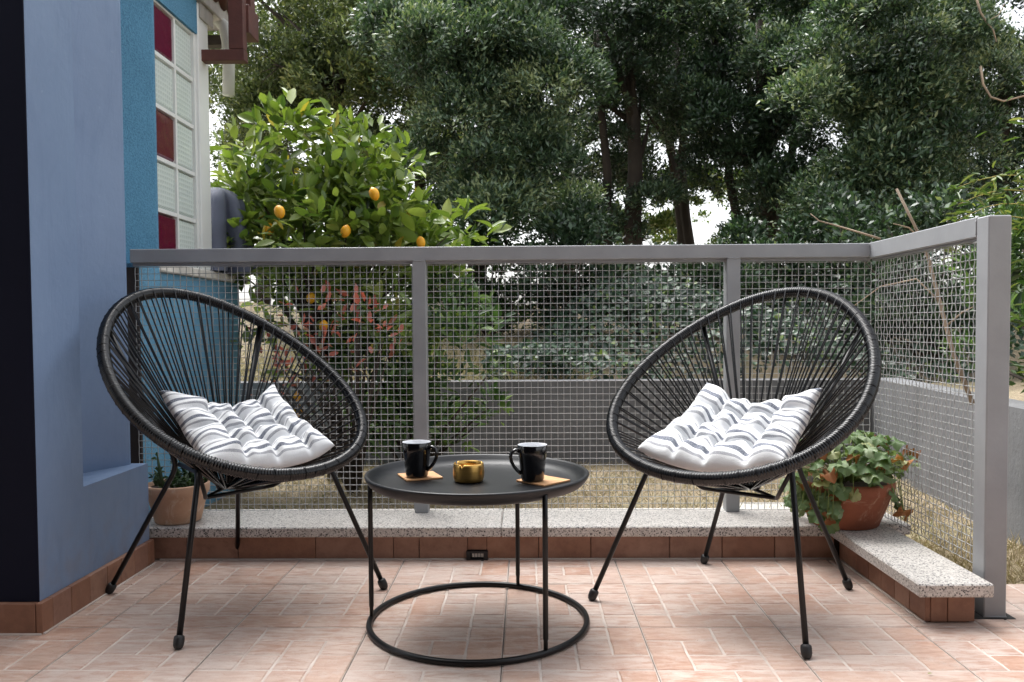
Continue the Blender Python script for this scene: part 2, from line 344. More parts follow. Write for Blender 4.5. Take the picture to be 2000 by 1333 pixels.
# ================================================================ SETTING
# yard ground, terrain behind the low concrete walls
def wall_x(y): return 1.711 + (y - 2.84) * .115
def terrain():
    xs = np.unique(np.concatenate([np.linspace(-60, -8, 14), np.linspace(-8, 1, 31), np.linspace(1, 3, 31), np.linspace(3, 9, 21), np.linspace(9, 60, 14)]))
    ys = np.unique(np.concatenate([np.linspace(-12, 2, 15), np.linspace(2, 4.5, 21), np.linspace(4.5, 4.62, 3), np.linspace(4.62, 9, 31), np.linspace(9, 20, 15), np.linspace(20, 120, 14)]))
    X, Y = np.meshgrid(xs, ys, indexing='ij')
    out = (Y > 4.55) | (X > wall_x(np.minimum(Y, 4.6)) + .06)
    bank = .40 + np.clip((Y - 4.7) * .13, 0, .6) + .05*np.sin(X*2.1 + Y) * np.clip(Y - 4.8, 0, 1) + .04*np.sin(X*5.3)*np.clip(Y-5, 0, 1)
    bank = np.where(Y < 4.6, .38, bank)
    Z = np.where(out, bank, -.03 + .008*np.sin(X*7)*np.cos(Y*6)); Z = np.where(Y < 2.25, np.where(out, bank, -.06), Z)
    nx, ny = X.shape; V = np.stack([X, Y, Z], -1).reshape(-1, 3)
    i, j = np.meshgrid(np.arange(nx-1), np.arange(ny-1), indexing='ij'); a = i*ny + j
    F = np.stack([a, a+ny, a+ny+1, a+1], -1).reshape(-1, 4)
    return tag(obj('ground', npmesh('ground', V, F, smooth=True), MT['ground']), 'dry pale lawn and banked earth behind the terrace', None, None, 'structure')
terrain()

# terrace floor: grout bed (structure) with one object per pressed tile
T, TX0, TY0 = .335, -.3929, 1.9777
floor_bed = MB()
floor_bed.box((-3.42, -2.2, -.05), (1.16, 2.66, -.0042)).box((1.16, -2.2, -.05), (1.98, 2.315, -.0042))
floor_o = tag(floor_bed.build('terrace_floor', MT['joint']), 'pinkish terracotta tiled terrace floor', None, None, 'structure')
PATS = [
    [(0,0,2,1),(2,0,1,1),(3,0,1,2),(0,1,1,3),(1,1,1,1),(2,1,1,1),(1,2,2,1),(3,2,1,1),(1,3,1,1),(2,3,2,1)],
    [(0,0,1,1),(1,0,2,1),(3,0,1,1),(0,1,1,1),(1,1,1,2),(2,1,2,1),(0,2,1,2),(2,2,1,1),(3,2,1,2),(1,3,2,1)],
    [(0,0,2,1),(2,0,2,1),(0,1,1,1),(1,1,2,1),(3,1,1,2),(0,2,1,2),(1,2,1,1),(2,2,1,1),(1,3,2,1),(3,3,1,1)],
]
def tile_mesh(pi, seed):
    rr = random.Random(seed); mb = MB(); e = .0016; s = T - 2*e; u = s/4; gq = .0024
    mb.box((e, e, -.0065), (T-e, T-e, -.0022), 1)
    for (cx, cy, w_, h_) in PATS[pi]:
        j = lambda: rr.uniform(-.0012, .0012)
        x0, x1 = e + cx*u + (gq if cx > 0 else .0008), e + (cx+w_)*u - (gq if cx+w_ < 4 else .0008)
        y0, y1 = e + cy*u + (gq if cy > 0 else .0008), e + (cy+h_)*u - (gq if cy+h_ < 4 else .0008)
        z0, z1 = -.0024, rr.uniform(-.0007, 0); c = .0028
        nx_, ny_ = 3*w_, 3*h_
        P = [(x0 + (x1-x0)*i/nx_, y0) for i in range(nx_)] + [(x1, y0 + (y1-y0)*i/ny_) for i in range(ny_)] + \
            [(x1 - (x1-x0)*i/nx_, y1) for i in range(nx_)] + [(x0, y1 - (y1-y0)*i/ny_) for i in range(ny_)]
        P = [(min(max(x + j(), e), T-e), min(max(y + j(), e), T-e)) for x, y in P]
        mx, my = (x0+x1)/2, (y0+y1)/2; hx, hy = (x1-x0)/2, (y1-y0)/2
        Q = [(mx + (x-mx)*(1-c/hx), my + (y-my)*(1-c/hy)) for x, y in P]
        k = len(P); V = [(x, y, z0) for x, y in P] + [(x, y, z1) for x, y in Q]
        F = [tuple(range(k, 2*k))] + [(i, (i+1) % k, k+(i+1) % k, k+i) for i in range(k)]
        mb.add(V, F, 0, False, rr.uniform(.02, .98))
    # centre for rotation
    mb.v = [(x - T/2, y - T/2, z) for x, y, z in mb.v]
    me = mb.mesh('tile'); me.materials.append(MT['tile']); me.materials.append(MT['grout']); return me
TM = [tile_mesh(i % 3, 100+i) for i in range(6)]
rt = random.Random(5)
for i in range(-9, 7):
    for j in range(-10, 2):
        if i >= 5 and j >= 1: continue
        if i <= -4 and j >= 0: continue
        o = obj('tile', TM[rt.randrange(6)], MT['tile'], floor_o, (TX0 + (i+.5)*T, TY0 + (j+.5)*T, 0))
        o.rotation_euler = (0, 0, rt.choice([0, 0, 0, PI, PI/2, -PI/2]))

# ---------------------------------------------------------------- low kerb wall of tiles with terrazzo capping
kw = empty('low_wall', (0, 2.6, 0))
tag(kw, 'L-shaped low wall faced in brick-red tiles with speckled terrazzo capping', 'low wall')
core = MB(); DR0, DR1 = -.190, -.130
core.box((-1.30, 2.5725, -.02), (DR0, 2.80, .0745)).box((DR1, 2.572, -.02), (1.20, 2.80, .0745)).box((DR0, 2.572, .026), (DR1, 2.80, .0745)).box((.998, 2.012, -.02), (1.098, 2.572, .0745))
def kid(mb, name, mats, par):
    o = mb.build(name, mats); o.parent = par; o.matrix_parent_inverse = Matrix.Translation(par.location).inverted(); return o
kid(core, 'core', MT['soil'], kw)
def piece(a, b, name='tile', par=kw, m='skirt', bev=.0012):
    mb = MB(); mb.box(a, b, 0, bev); return kid(mb, name, MT[m], par)
x = -1.26; rs = random.Random(3)
while x < .96:
    w_ = rs.choice([.0825, .166, .166, .166, .25]); x1 = min(x + w_, .972)
    if x < DR0 < x1: x1 = DR0
    if abs(x - DR0) < 1e-6:
        piece((DR0, 2.560, .030), (DR1, 2.573, .0738)); x = DR1; continue
    piece((x + .001, 2.560 + rs.uniform(-.0006, .0006), .003), (x1 - .001, 2.573, .0738)); x = x1
y = 2.004
while y < 2.556:
    y1 = min(y + .0835*rs.choice([1, 1, 1, 2]), 2.558); piece((.986 + rs.uniform(-.0006, .0006), y + .001, .003), (.999, y1 - .001, .0738)); y = y1
piece((.9995, 2.0035, .003), (1.040, 2.013, .0738)); piece((1.042, 2.0040, .003), (1.1075, 2.013, .0738))
def slab(a, b):
    mb = MB(); mb.box(a, b, 0, .0035); return kid(mb, 'capping_slab', MT['terrazzo'], kw)
slab((-1.30, 2.540, .0755), (-.083, 2.802, .1086)); slab((-.0815, 2.540, .0755), (.951, 2.802, .1086)); slab((.9525, 1.966, .0757), (1.134, 2.802, .1088))
slab((1.1352, 2.56, .0755), (1.212, 2.802, .1084))
kid(MB().box((-1.18, 2.5525, -.004), (DR0 - .006, 2.5605, .0036), 0, .0012).box((DR1 + .006, 2.5525, -.004), (.985, 2.5605, .0036), 0, .0012).box((.9795, 2.000, -.004), (.9862, 2.552, .0034), 0, .0012), 'grout_fillet', MT['grout'], kw)
fr = MB(); z0, z1 = -.004, .028
fr.box((DR0 - .004, 2.548, z0), (DR0 + .009, 2.80, z1)).box((DR1 - .009, 2.548, z0), (DR1 + .004, 2.80, z1)).box((DR0 + .009, 2.548, z1 - .006), (DR1 - .009, 2.80, z1)).box((DR0 + .009, 2.548, z0), (DR1 - .009, 2.80, z0 + .008))
for q in range(1, 4): fr.tube([(DR0 + .013 + q*.0095, 2.5505, z0 + .008), (DR0 + .013 + q*.0095, 2.5505, z1 - .006)], .0008, 5)
kid(fr, 'drain_outlet', MT['rubber'], kw)
kid(MB().box((DR0 + .0145, 2.5525, .009), (DR1 - .0095, 2.5545, .0215)), 'drain_grille', MT['sill'], kw)

# ---------------------------------------------------------------- painted pillar with niche
pl = empty('pillar', (-1.4, 2.2, 0)); tag(pl, 'smooth slate-blue pillar with dark navy front face, niche and low ledge', 'pillar')
mb = MB(); H = 3.0
def quad(mb, a, b, c, d, mi=0): mb.add([a, b, c, d], [(0, 1, 2, 3)], mi)
PX, PY0, PJ, PN, PE = -1.1955, 1.942, 2.150, 2.490, 2.522
mb.box((-2.6, PY0 + .002, .076), (PX, PJ, H), 0)                     # near shaft
mb.box((-2.6, PJ, .076), (PX, PE, .318), 0, 0)                       # ledge block
def prism(mb, poly, z0, z1, mi=0):
    n = len(poly); V = [(x_, y_, z0) for x_, y_ in poly] + [(x_, y_, z1) for x_, y_ in poly]
    mb.add(V, [tuple(range(n-1, -1, -1)), tuple(range(n, 2*n))] + [(i, (i+1) % n, n+(i+1) % n, n+i) for i in range(n)], mi)
prism(mb, [(-2.6, PJ), (-1.320, PJ), (-1.320, 2.33), (-1.2415, 2.498), (-1.2415, 2.506), (-2.6, 2.506)], .318, H)   # splayed niche back
mb.box((-2.595, PY0 - .001, .076), (PX - .0005, PY0 + .002, H), 1)   # navy coat on the front
kid(mb, 'shaft', [MT['pillar_blue'], MT['pillar_navy']], pl)
kid(MB().box((-2.59, PY0 + .006, -.01), (PX - .002, PE - .002, .0755)), 'footing', MT['soil'], pl)
y = PY0 - .0
cuts = [1.928, 1.975, 2.058, 2.147, 2.238, 2.316, 2.398, 2.486, 2.528]
for a, b in zip(cuts, cuts[1:]): piece((PX - .002, a + .001, .001), (PX + .0135 + rs.uniform(-.0005, .0005), b - .001, .0755), 'skirting_tile', pl)
x = PX - .003
while x > -2.55:
    w_ = rs.choice([.166, .0835, .166]); piece((max(x - w_, -2.55) + .001, 1.928, .001), (x - .001, PY0 + .004, .0753), 'skirting_tile', pl); x -= w_

kid(MB().box((PX + .013, 1.93, -.004), (PX + .0195, 2.526, .0034), 0, .0012), 'grout_fillet', MT['grout'], pl)
kid(MB().box((-2.55, 1.9222, -.004), (PX + .013, 1.9283, .0032), 0, .0012), 'grout_fillet', MT['grout'], pl)

# ---------------------------------------------------------------- neighbouring blue house corner
hs = empty('blue_house', (-1.6, 3.2, 0)); tag(hs, 'blue stuccoed house corner with a glass block window beside the railing', 'house')
WX = -1.395
mb = MB()
prism(mb, [(-2.6, 2.79), (-1.425, 2.79), (-1.343, 2.94), (-1.343, 2.958), (-2.6, 2.958)], .97, 3.2)   # pier
mb.box((-2.6, 2.802, -.1), (-1.343, 2.958, .97), 1)
mb.box((-2.58, 2.960, 1.985), (WX + .012, 3.455, 3.2), 0)            # wall over the window
kid(mb, 'wall', [MT['stucco'], MT['stucco_smooth']], hs)
kid(MB().box((-1.50, 2.790, -.1), (-1.3435, 2.8015, .955), 0), 'bare_render', MT['brown'], hs)
kid(MB().box((-1.50, 2.778, .956), (-1.408, 2.788, 1.055), 0), 'paint_edge', MT['pillar_navy'], hs)
kid(MB().box((-2.58, 2.960, -.1), (WX + .006, 3.91, .955)), 'parapet', MT['stucco_smooth'], hs)
kid(MB().box((-2.6, 2.962, .957), (-1.365, 3.97, .992), 0, .004), 'window_sill', MT['sill'], hs)
kid(MB().box((-1.52, 3.448, .994), (WX + .016, 3.556, 2.12), 0, .003), 'corner_post', MT['white'], hs)
kid(MB().box((-2.5, 2.97, .994), (-1.50, 3.44, 1.984)), 'inner_wall', MT['sill'], hs)
wn = empty('window', (0, 0, 0)); wn.parent = hs; wn.matrix_parent_inverse = Matrix.Translation(hs.location).inverted()
def kid2(mb, name, mats):
    o = mb.build(name, mats); o.parent = wn; return o
cols = [(2.966, 3.052), (3.067, 3.243), (3.259, 3.425)]; rows = [(.998 + .2*i, .998 + .2*i) for i in range(5)]
fm = MB()
fm.box((-1.48, 2.962, .994), (WX - .001, 2.9665, 1.984))
fm.box((-1.48, 3.0525, .994), (WX, 3.0665, 1.984)).box((-1.48, 3.2435, .994), (WX, 3.2585, 1.984)).box((-1.48, 3.4255, .994), (WX + .004, 3.4475, 1.984))
for i in range(6):
    zc = .998 + .2*i*.986
    for a, b in cols: fm.box((-1.48, a, zc - .0075), (WX - .0006, b, zc + .0075))
kid2(fm, 'frame', MT['white'])
for ci, (a, b) in enumerate(cols):
    for ri in range(5):
        z0 = .998 + .2*ri*.986 + .008; z1 = .998 + .2*(ri+1)*.986 - .008
        wine = (ci == 1 and ri % 2 == 0)
        bl = MB(); xf = WX - .004
        V = [(xf - .016, a, z0), (xf - .016, b, z0), (xf - .016, b, z1), (xf - .016, a, z1)]
        q = .012; V += [(xf, a+q, z0+q), (xf, b-q, z0+q), (xf, b-q, z1-q), (xf, a+q, z1-q)]
        V += [(xf - .07, a, z0), (xf - .07, b, z0), (xf - .07, b, z1), (xf - .07, a, z1)]
        bl.add(V, [(4,5,6,7),(0,1,5,4),(1,2,6,5),(2,3,7,6),(3,0,4,7),(8,9,1,0),(9,10,2,1),(10,11,3,2),(11,8,0,3),(11,10,9,8)])
        o = kid2(bl, 'glass_block', MT['gl_wine' if wine else 'gl_clear'])
        if wine: o['label'] = 'wine red glass block'
# eaves and roof edge of the house
kid(MB().box((-2.6, 2.95, 2.125), (-1.36, 3.80, 2.21), 0, .004).box((-1.50, 3.458, 2.06), (-1.372, 3.60, 2.124)), 'eave', MT['concrete_eave'], hs)
tl = MB()
for i in range(9): tl.tube([(-1.34 - .0, 2.98 + i*.1, 2.225), (-2.5, 2.98 + i*.1, 2.62)], .055, 10)
kid(tl, 'roof_tiles', MT['rust'], hs)['kind'] = 'stuff'
br = empty('steel_bracket', (-1.3, 3.5, 1.9)); tag(br, 'rust-red steel bracket frame bolted beside the glass block window', 'bracket')
kid(MB().box((WX + .012, 3.478, 1.884), (-1.196, 3.528, 1.932), 0, .002), 'arm', MT['rust'], br)
kid(MB().box((-1.262, 3.480, 1.934), (-1.199, 3.526, 2.42), 0, .002), 'upright', MT['rust'], br)
kid(MB().box((-1.240, 3.530, 2.02), (-1.190, 3.66, 2.14), 0, .002), 'beam', MT['rust'], br)
kid(MB().box((-1.245, 3.60, 2.40), (-1.205, 3.66, 2.142)), 'tie', MT['rust'], br)
dp = MB(); dp.tube([(-1.62, 3.72, 2.20), (-1.46, 3.71, 2.165), (-1.40, 3.705, 2.15), (-1.36, 3.70, 2.11), (-1.346, 3.70, 2.04), (-1.342, 3.70, 1.95), (-1.346, 3.70, 1.80)], .0265, 12)
tag(dp.build('drainpipe', MT['pipe']), 'pale grey drainpipe with bent top hanging behind the rusty bracket', 'pipe')
tag(MB().box((-1.60, 3.78, 2.055), (-1.30, 3.83, 2.10)).build('roof_beam', MT['brown']), 'short dark beam end under the house eaves behind the drainpipe', 'beam')
# draped cloth cover on the parapet
def cloth_cover():
    n, m = 140, 18; V = []; c = np.array([-1.415, 3.74])
    for i in range(m):
        t = i/(m-1); z = 1.385 - .39*t**1.15
        for j in range(n):
            a = 2*PI*j/n; fold = 1 + (.16 + .40*t)*(abs(math.sin(a*3.5 + .6*math.sin(2*a)))**.8*2 - 1.1)*min(1, t*6)
            r = (.035 + .055*min(1, t*5)**.5 + .035*t) * fold; V.append((c[0] + r*.95*math.cos(a), c[1] + r*1.15*math.sin(a), z))
    F = [(i*n+j, (i+1)*n+j, (i+1)*n+(j+1) % n, i*n+(j+1) % n) for i in range(m-1) for j in range(n)] + [tuple(range(n))]
    mb = MB(); mb.add(V, F, 0, True); return mb
tag(cloth_cover().build('cloth_cover', MT['cloth']), 'slate-grey cloth draped in folds over an upright on the window sill', 'cloth')

# ---------------------------------------------------------------- unseen porch behind the viewer, extended and darkened to shade camera-facing faces
ph = empty('porch', (0, -2, 0)); tag(ph, 'unseen porch roof and dark house walls shading the terrace', 'porch')
kid(MB().box((-3.4, -2.3, 0), (2.2, -2.1, 2.5)), 'wall', MT['pillar_navy'], ph)
kid(MB().box((-2.4, -2.098, 0), (-2.2, 1.2, 2.5)), 'side_wall', MT['pillar_navy'], ph)
kid(MB().box((-3.4, -2.3, 2.502), (1.0, 1.15, 2.65)), 'roof', MT['concrete_eave'], ph)

# ---------------------------------------------------------------- railing with woven wire mesh
fn = empty('railing', (0, 2.76, .1)); tag(fn, 'grey steel corner railing filled with woven wire mesh', 'railing')
FY0, FY1, ZR0, ZR1 = 2.735, 2.785, .966, 1.012
kid(MB().box((-1.3425, FY0, ZR0), (1.1495, FY1, ZR1), 0, .002), 'top_rail', MT['rail'], fn)
kid(MB().box((1.1500, 2.0965, ZR0 - .004), (1.2045, FY1, ZR1 + .001), 0, .002), 'top_rail', MT['rail'], fn)
for xa in (-.383, .6745): kid(MB().box((xa, FY0 + .001, .1088), (xa + .0455, FY1, ZR0 - .0005), 0, .002), 'post', MT['rail'], fn)
kid(MB().box((1.1495, 2.0395, .001), (1.2065, 2.0960, 1.0105), 0, .003), 'end_post', MT['rail'], fn)
def bead(P, r, n=6): kid(MB().tube(P, r, n), 'weld_bead', MT['rail'], fn)
for xa in (-.383, .6745):
    bead([(xa + .002 + .0415*i/8, FY0 + .0005, ZR0 - .0008 + .0006*math.sin(i*2.3)) for i in range(9)], .0022, 6)
    bead([(xa + .0005, FY0 + .004, .1095), (xa + .045, FY0 + .004, .1095)], .0026, 6)
bead([(1.1492, 2.0970, ZR0 + .001 + .038*i/8) for i in range(9)], .0018, 6); bead([(1.1488, FY0 - .0006, ZR0 + .002 + .042*i/8) for i in range(9)], .0018, 6)
bead([(1.1500, 2.0395, .0022), (1.2060, 2.0395, .0022)], .0022, 6)
kid(MB().box((1.118, 2.03, -.002), (1.225, 2.11, .0008)), 'base_plate', MT['rubber'], fn)
kid(MB().box((-1.3425, FY0 + .02, .955), (1.16, FY0 + .03, .9655)).box((1.166, 2.097, .955), (1.176, 2.76, .9615)), 'mesh_flange', MT['rail'], fn)
def weave(x0, x1, z0, z1, fixed, axis, pitch=.0221, r=.00132):
    """crimped woven wires; axis 'x': panel in XZ plane at Y=fixed, 'y': panel in YZ plane at X=fixed"""
    nx_, nz_ = int((x1-x0)/pitch), int((z1-z0)/pitch); am = r*.95; rings = []
    def wire(along, n, base, ph, other):
        s = np.linspace(0, n*pitch, n*4 + 1); off = am*np.cos(PI*s/pitch + ph*PI)
        return s, off
    Vs, Fs, off0 = [], [], 0; q = 4; ang = np.arange(q)*2*PI/q + PI/4
    for kind, cnt, n in (('v', nx_, nz_), ('h', nz_, nx_)):
        for i in range(cnt + 1):
            s = np.linspace(0, n*pitch, n*4 + 1); d = am*np.cos(PI*s/pitch + (i % 2)*PI)*(1 if kind == 'v' else -1)
            jit = R.normal()*.0004
            if kind == 'v': A = np.full_like(s, x0 + i*pitch + jit); Z = z0 + s
            else: A = x0 + s; Z = np.full_like(s, z0 + i*pitch + jit)
            P = np.zeros((len(s), q, 3)); cu, cv = np.cos(ang)*r, np.sin(ang)*r
            a_i, f_i = (0, 1) if axis == 'x' else (1, 0)
            P[:, :, a_i] = A[:, None] + (cu[None] if kind == 'v' else 0); P[:, :, 2] = Z[:, None] + (0 if kind == 'v' else cu[None]); P[:, :, f_i] = fixed + d[:, None] + cv[None]
            k = len(s); b = (np.arange(k-1)*q)[:, None] + np.arange(q)[None]; b2 = (np.arange(k-1)*q)[:, None] + (np.arange(q)[None] + 1) % q
            Fs.append(np.stack([b, b2, b2+q, b+q], -1).reshape(-1, 4) + off0); Vs.append(P.reshape(-1, 3)); off0 += k*q
    return npmesh('wire_mesh', np.concatenate(Vs), np.concatenate(Fs), smooth=True)
for a, b in ((-1.338, -.386), (-.336, .671), (.723, 1.172)):
    o = obj('wire_mesh', weave(a, b, .112, .966, 2.762, 'x'), MT['wire'], fn); o.matrix_parent_inverse = Matrix.Translation(fn.location).inverted(); o['kind'] = 'stuff'
o = obj('wire_mesh', weave(2.10, 2.752, .112, .958, 1.172, 'y'), MT['wire'], fn); o.matrix_parent_inverse = Matrix.Translation(fn.location).inverted(); o['kind'] = 'stuff'

# ---------------------------------------------------------------- concrete retaining walls, paving slab
def wall_run(pts, th, z0, z1):
    mb = MB()
    for (xa, ya), (xb, yb) in zip(pts, pts[1:]):
        d = Vector((xb-xa, yb-ya, 0)).normalized(); nrmv = Vector((-d.y, d.x, 0))*th
        V = [(xa, ya, z0), (xb, yb, z0), (xb+nrmv.x, yb+nrmv.y, z0), (xa+nrmv.x, ya+nrmv.y, z0)]; V += [(x_, y_, z1) for x_, y_, _ in V]
        mb.add(V, [(0,3,2,1),(4,5,6,7),(0,1,5,4),(1,2,6,5),(2,3,7,6),(3,0,4,7)])
    return mb
tag(wall_run([(-7, 4.487), (2.06, 4.487)], .14, -.2, .436).build('retaining_wall', MT['concrete']), 'low grey concrete retaining wall across the back of the yard', 'retaining wall')
tag(wall_run([(wall_x(1.0), 1.0), (wall_x(4.484), 4.484)], -.14, -.2, .446).build('retaining_wall', MT['concrete2']), 'low grey concrete wall along the right side past the end post', 'retaining wall')
tag(MB().box((.80, 3.10, -.05), (1.12, 3.42, -.008), 0, .004).build('paving_slab', MT['concrete_eave']), 'pale paving slab lying in the dry grass behind the railing', 'slab')

# ================================================================ CHAIRS
def rim_pt(p, t):
    L, W, e, e2, al, uC, zC = p
    s = L*np.cos(t); v = W*np.sin(t)*(1 + e*np.cos(t) + e2*np.cos(t)**2)
    return np.stack([uC - s*math.cos(al), v, zC + s*math.sin(al)], -1)
APEX = np.array([-.05, 0, .296]); RT = .0165
def chair(loc, th, p, feet, label):
    root = empty('lounge_chair', (loc[0], loc[1], 0), th); tag(root, label, 'chair', 'black cord lounge chairs on the terrace')
    al = p[4]; nv = np.array([math.sin(al), 0, math.cos(al)])
    # wrapped rim
    per = 2.32; N = int(per/.0066)*4; t = np.linspace(0, 2*PI, 4000); Q = rim_pt(p, t); sl = np.r_[0, np.cumsum(np.linalg.norm(np.diff(Q, axis=0), axis=1))]
    tt = np.interp(np.arange(N)*sl[-1]/N, sl, t); C = rim_pt(p, tt); Tn = nrm(np.roll(C, -1, 0) - np.roll(C, 1, 0)); O = nrm(np.cross(Tn, nv)); q = 14
    rad = RT - np.array([0, .0006, .0028, .0006])[np.arange(N) % 4]; an = np.arange(q)*2*PI/q
    lean = .0012*np.sin(an)
    V = C[:, None] + rad[:, None, None]*(O[:, None]*np.cos(an)[None, :, None] + nv*np.sin(an)[None, :, None]) + Tn[:, None]*lean[None, :, None]
    b = (np.arange(N)*q)[:, None] + np.arange(q)[None]; b2 = (np.arange(N)*q)[:, None] + (np.arange(q)[None]+1) % q; bn = np.roll(b, -1, 0); b2n = np.roll(b2, -1, 0)
    obj('rim', npmesh('rim', V.reshape(-1, 3), np.stack([b, b2, b2n, bn], -1).reshape(-1, 4), smooth=True), MT['cord'], root)
    # cords: one loop per wrap, two strands each
    NC = 64
    for i in range(NC):
        ti = float(np.interp((i+.5 + random.uniform(-.12, .12))*sl[-1]/NC, sl, t)); c = rim_pt(p, np.array([ti]))[0]; tn = nrm(rim_pt(p, np.array([ti+.01]))[0] - rim_pt(p, np.array([ti-.01]))[0])
        d = nrm(APEX - c); up = nrm(np.cross(tn, d));
        if up[2] < 0: up = -up
        d = nrm(np.cross(up, tn)); d = d if d @ (APEX - c) > 0 else -d
        hr = -nrm(np.array([d[0], d[1], 0]))*.02; sk = tn*random.uniform(.004, .011)*random.choice([-1, 1])
        rr_ = RT - .0013; P = [APEX + hr + np.array([0, 0, .003])]
        for f in (.5, .9): P.append(P[0]*(1-f) + (c + up*rr_)*f)
        P[-2] = P[-2] - up*.004*random.uniform(0, 1)
        for a in np.radians([80, 110, 140, 170, 200, 230, 260, 285]):
            P.append(c + rr_*(up*math.sin(a) + d*math.cos(a)) + sk*(a - PI/2)/PI)
        P.append((APEX + hr - np.array([0, 0, .003]))*.5 + (c - up*rr_ + sk)*.5); P.append(APEX + hr - np.array([0, 0, .003]))
        mb = MB(); mb.tube(P, .0023, 6); mb.build('cord', MT['cord'], root)
    hb = MB(); hb.tube([APEX + np.array([.02*math.cos(a), .02*math.sin(a), 0]) for a in np.linspace(0, 2*PI, 20, endpoint=False)], .0055, 8, closed=True); hb.build('hub_ring', MT['black'], root)
    def bez(P, n=5, f=.30):
        out = [Vector(P[0])]
        for i in range(1, len(P)-1):
            A, B, Cc = Vector(P[i-1]), Vector(P[i]), Vector(P[i+1]); k = min(.035, (B-A).length*f, (Cc-B).length*f)
            a = B + (A-B).normalized()*k; c_ = B + (Cc-B).normalized()*k
            out += [a.lerp(B, s_).lerp(B.lerp(c_, s_), s_) for s_ in np.linspace(0, 1, n)]
        return out + [Vector(P[-1])]
    Kf = {1: (.150, .190, .385), -1: (.150, -.190, .385)}; Kr = {1: (-.135, .094, .360), -1: (-.135, -.094, .360)}
    for idx, (s_, front) in enumerate(((1, 1), (-1, 1), (1, 0), (-1, 0))):
        fx, fy = feet[idx]; ft = np.array([fx, fy, .014])
        if front: P = [ft, Kf[s_], (Kr[s_][0] + .012, Kr[s_][1], Kr[s_][2] + .004)]
        else:
            tu = math.radians(53)*(1 if s_ > 0 else -1); u_ = rim_pt(p, np.array([tu]))[0] + np.array([-.012, 0, -.006]); P = [ft, Kr[s_], u_]
        mb = MB(); mb.tube(bez(P), .0070, 10); lg = mb.build('leg', MT['black'], root)
        dv = nrm(np.array(P[1]) - ft); cp = MB()
        cp.tube([ft - dv*(.014/dv[2]) + dv*s2 for s2 in (0, .003, .009, .015, .0155, .021, .022, .028, .031)], [.006, .0095, .0118, .0125, .0125, .0125, .0125, .0118, .0088], 14); cp.build('foot_cap', MT['rubber'], lg)
    V1, V2 = (.0, -.090, .285), (.0, .090, .285)
    mb = MB(); mb.tube(bez([(.132, -.178, .378), (.03, -.105, .292), V1, V2, (.03, .105, .292), (.132, .178, .378)]), .0055, 8)
    mb.tube([V1, APEX + np.array([0, -.01, -.006])], .005, 8).tube([V2, APEX + np.array([0, .01, -.006])], .005, 8); mb.build('seat_brace', MT['black'], root)
    return root
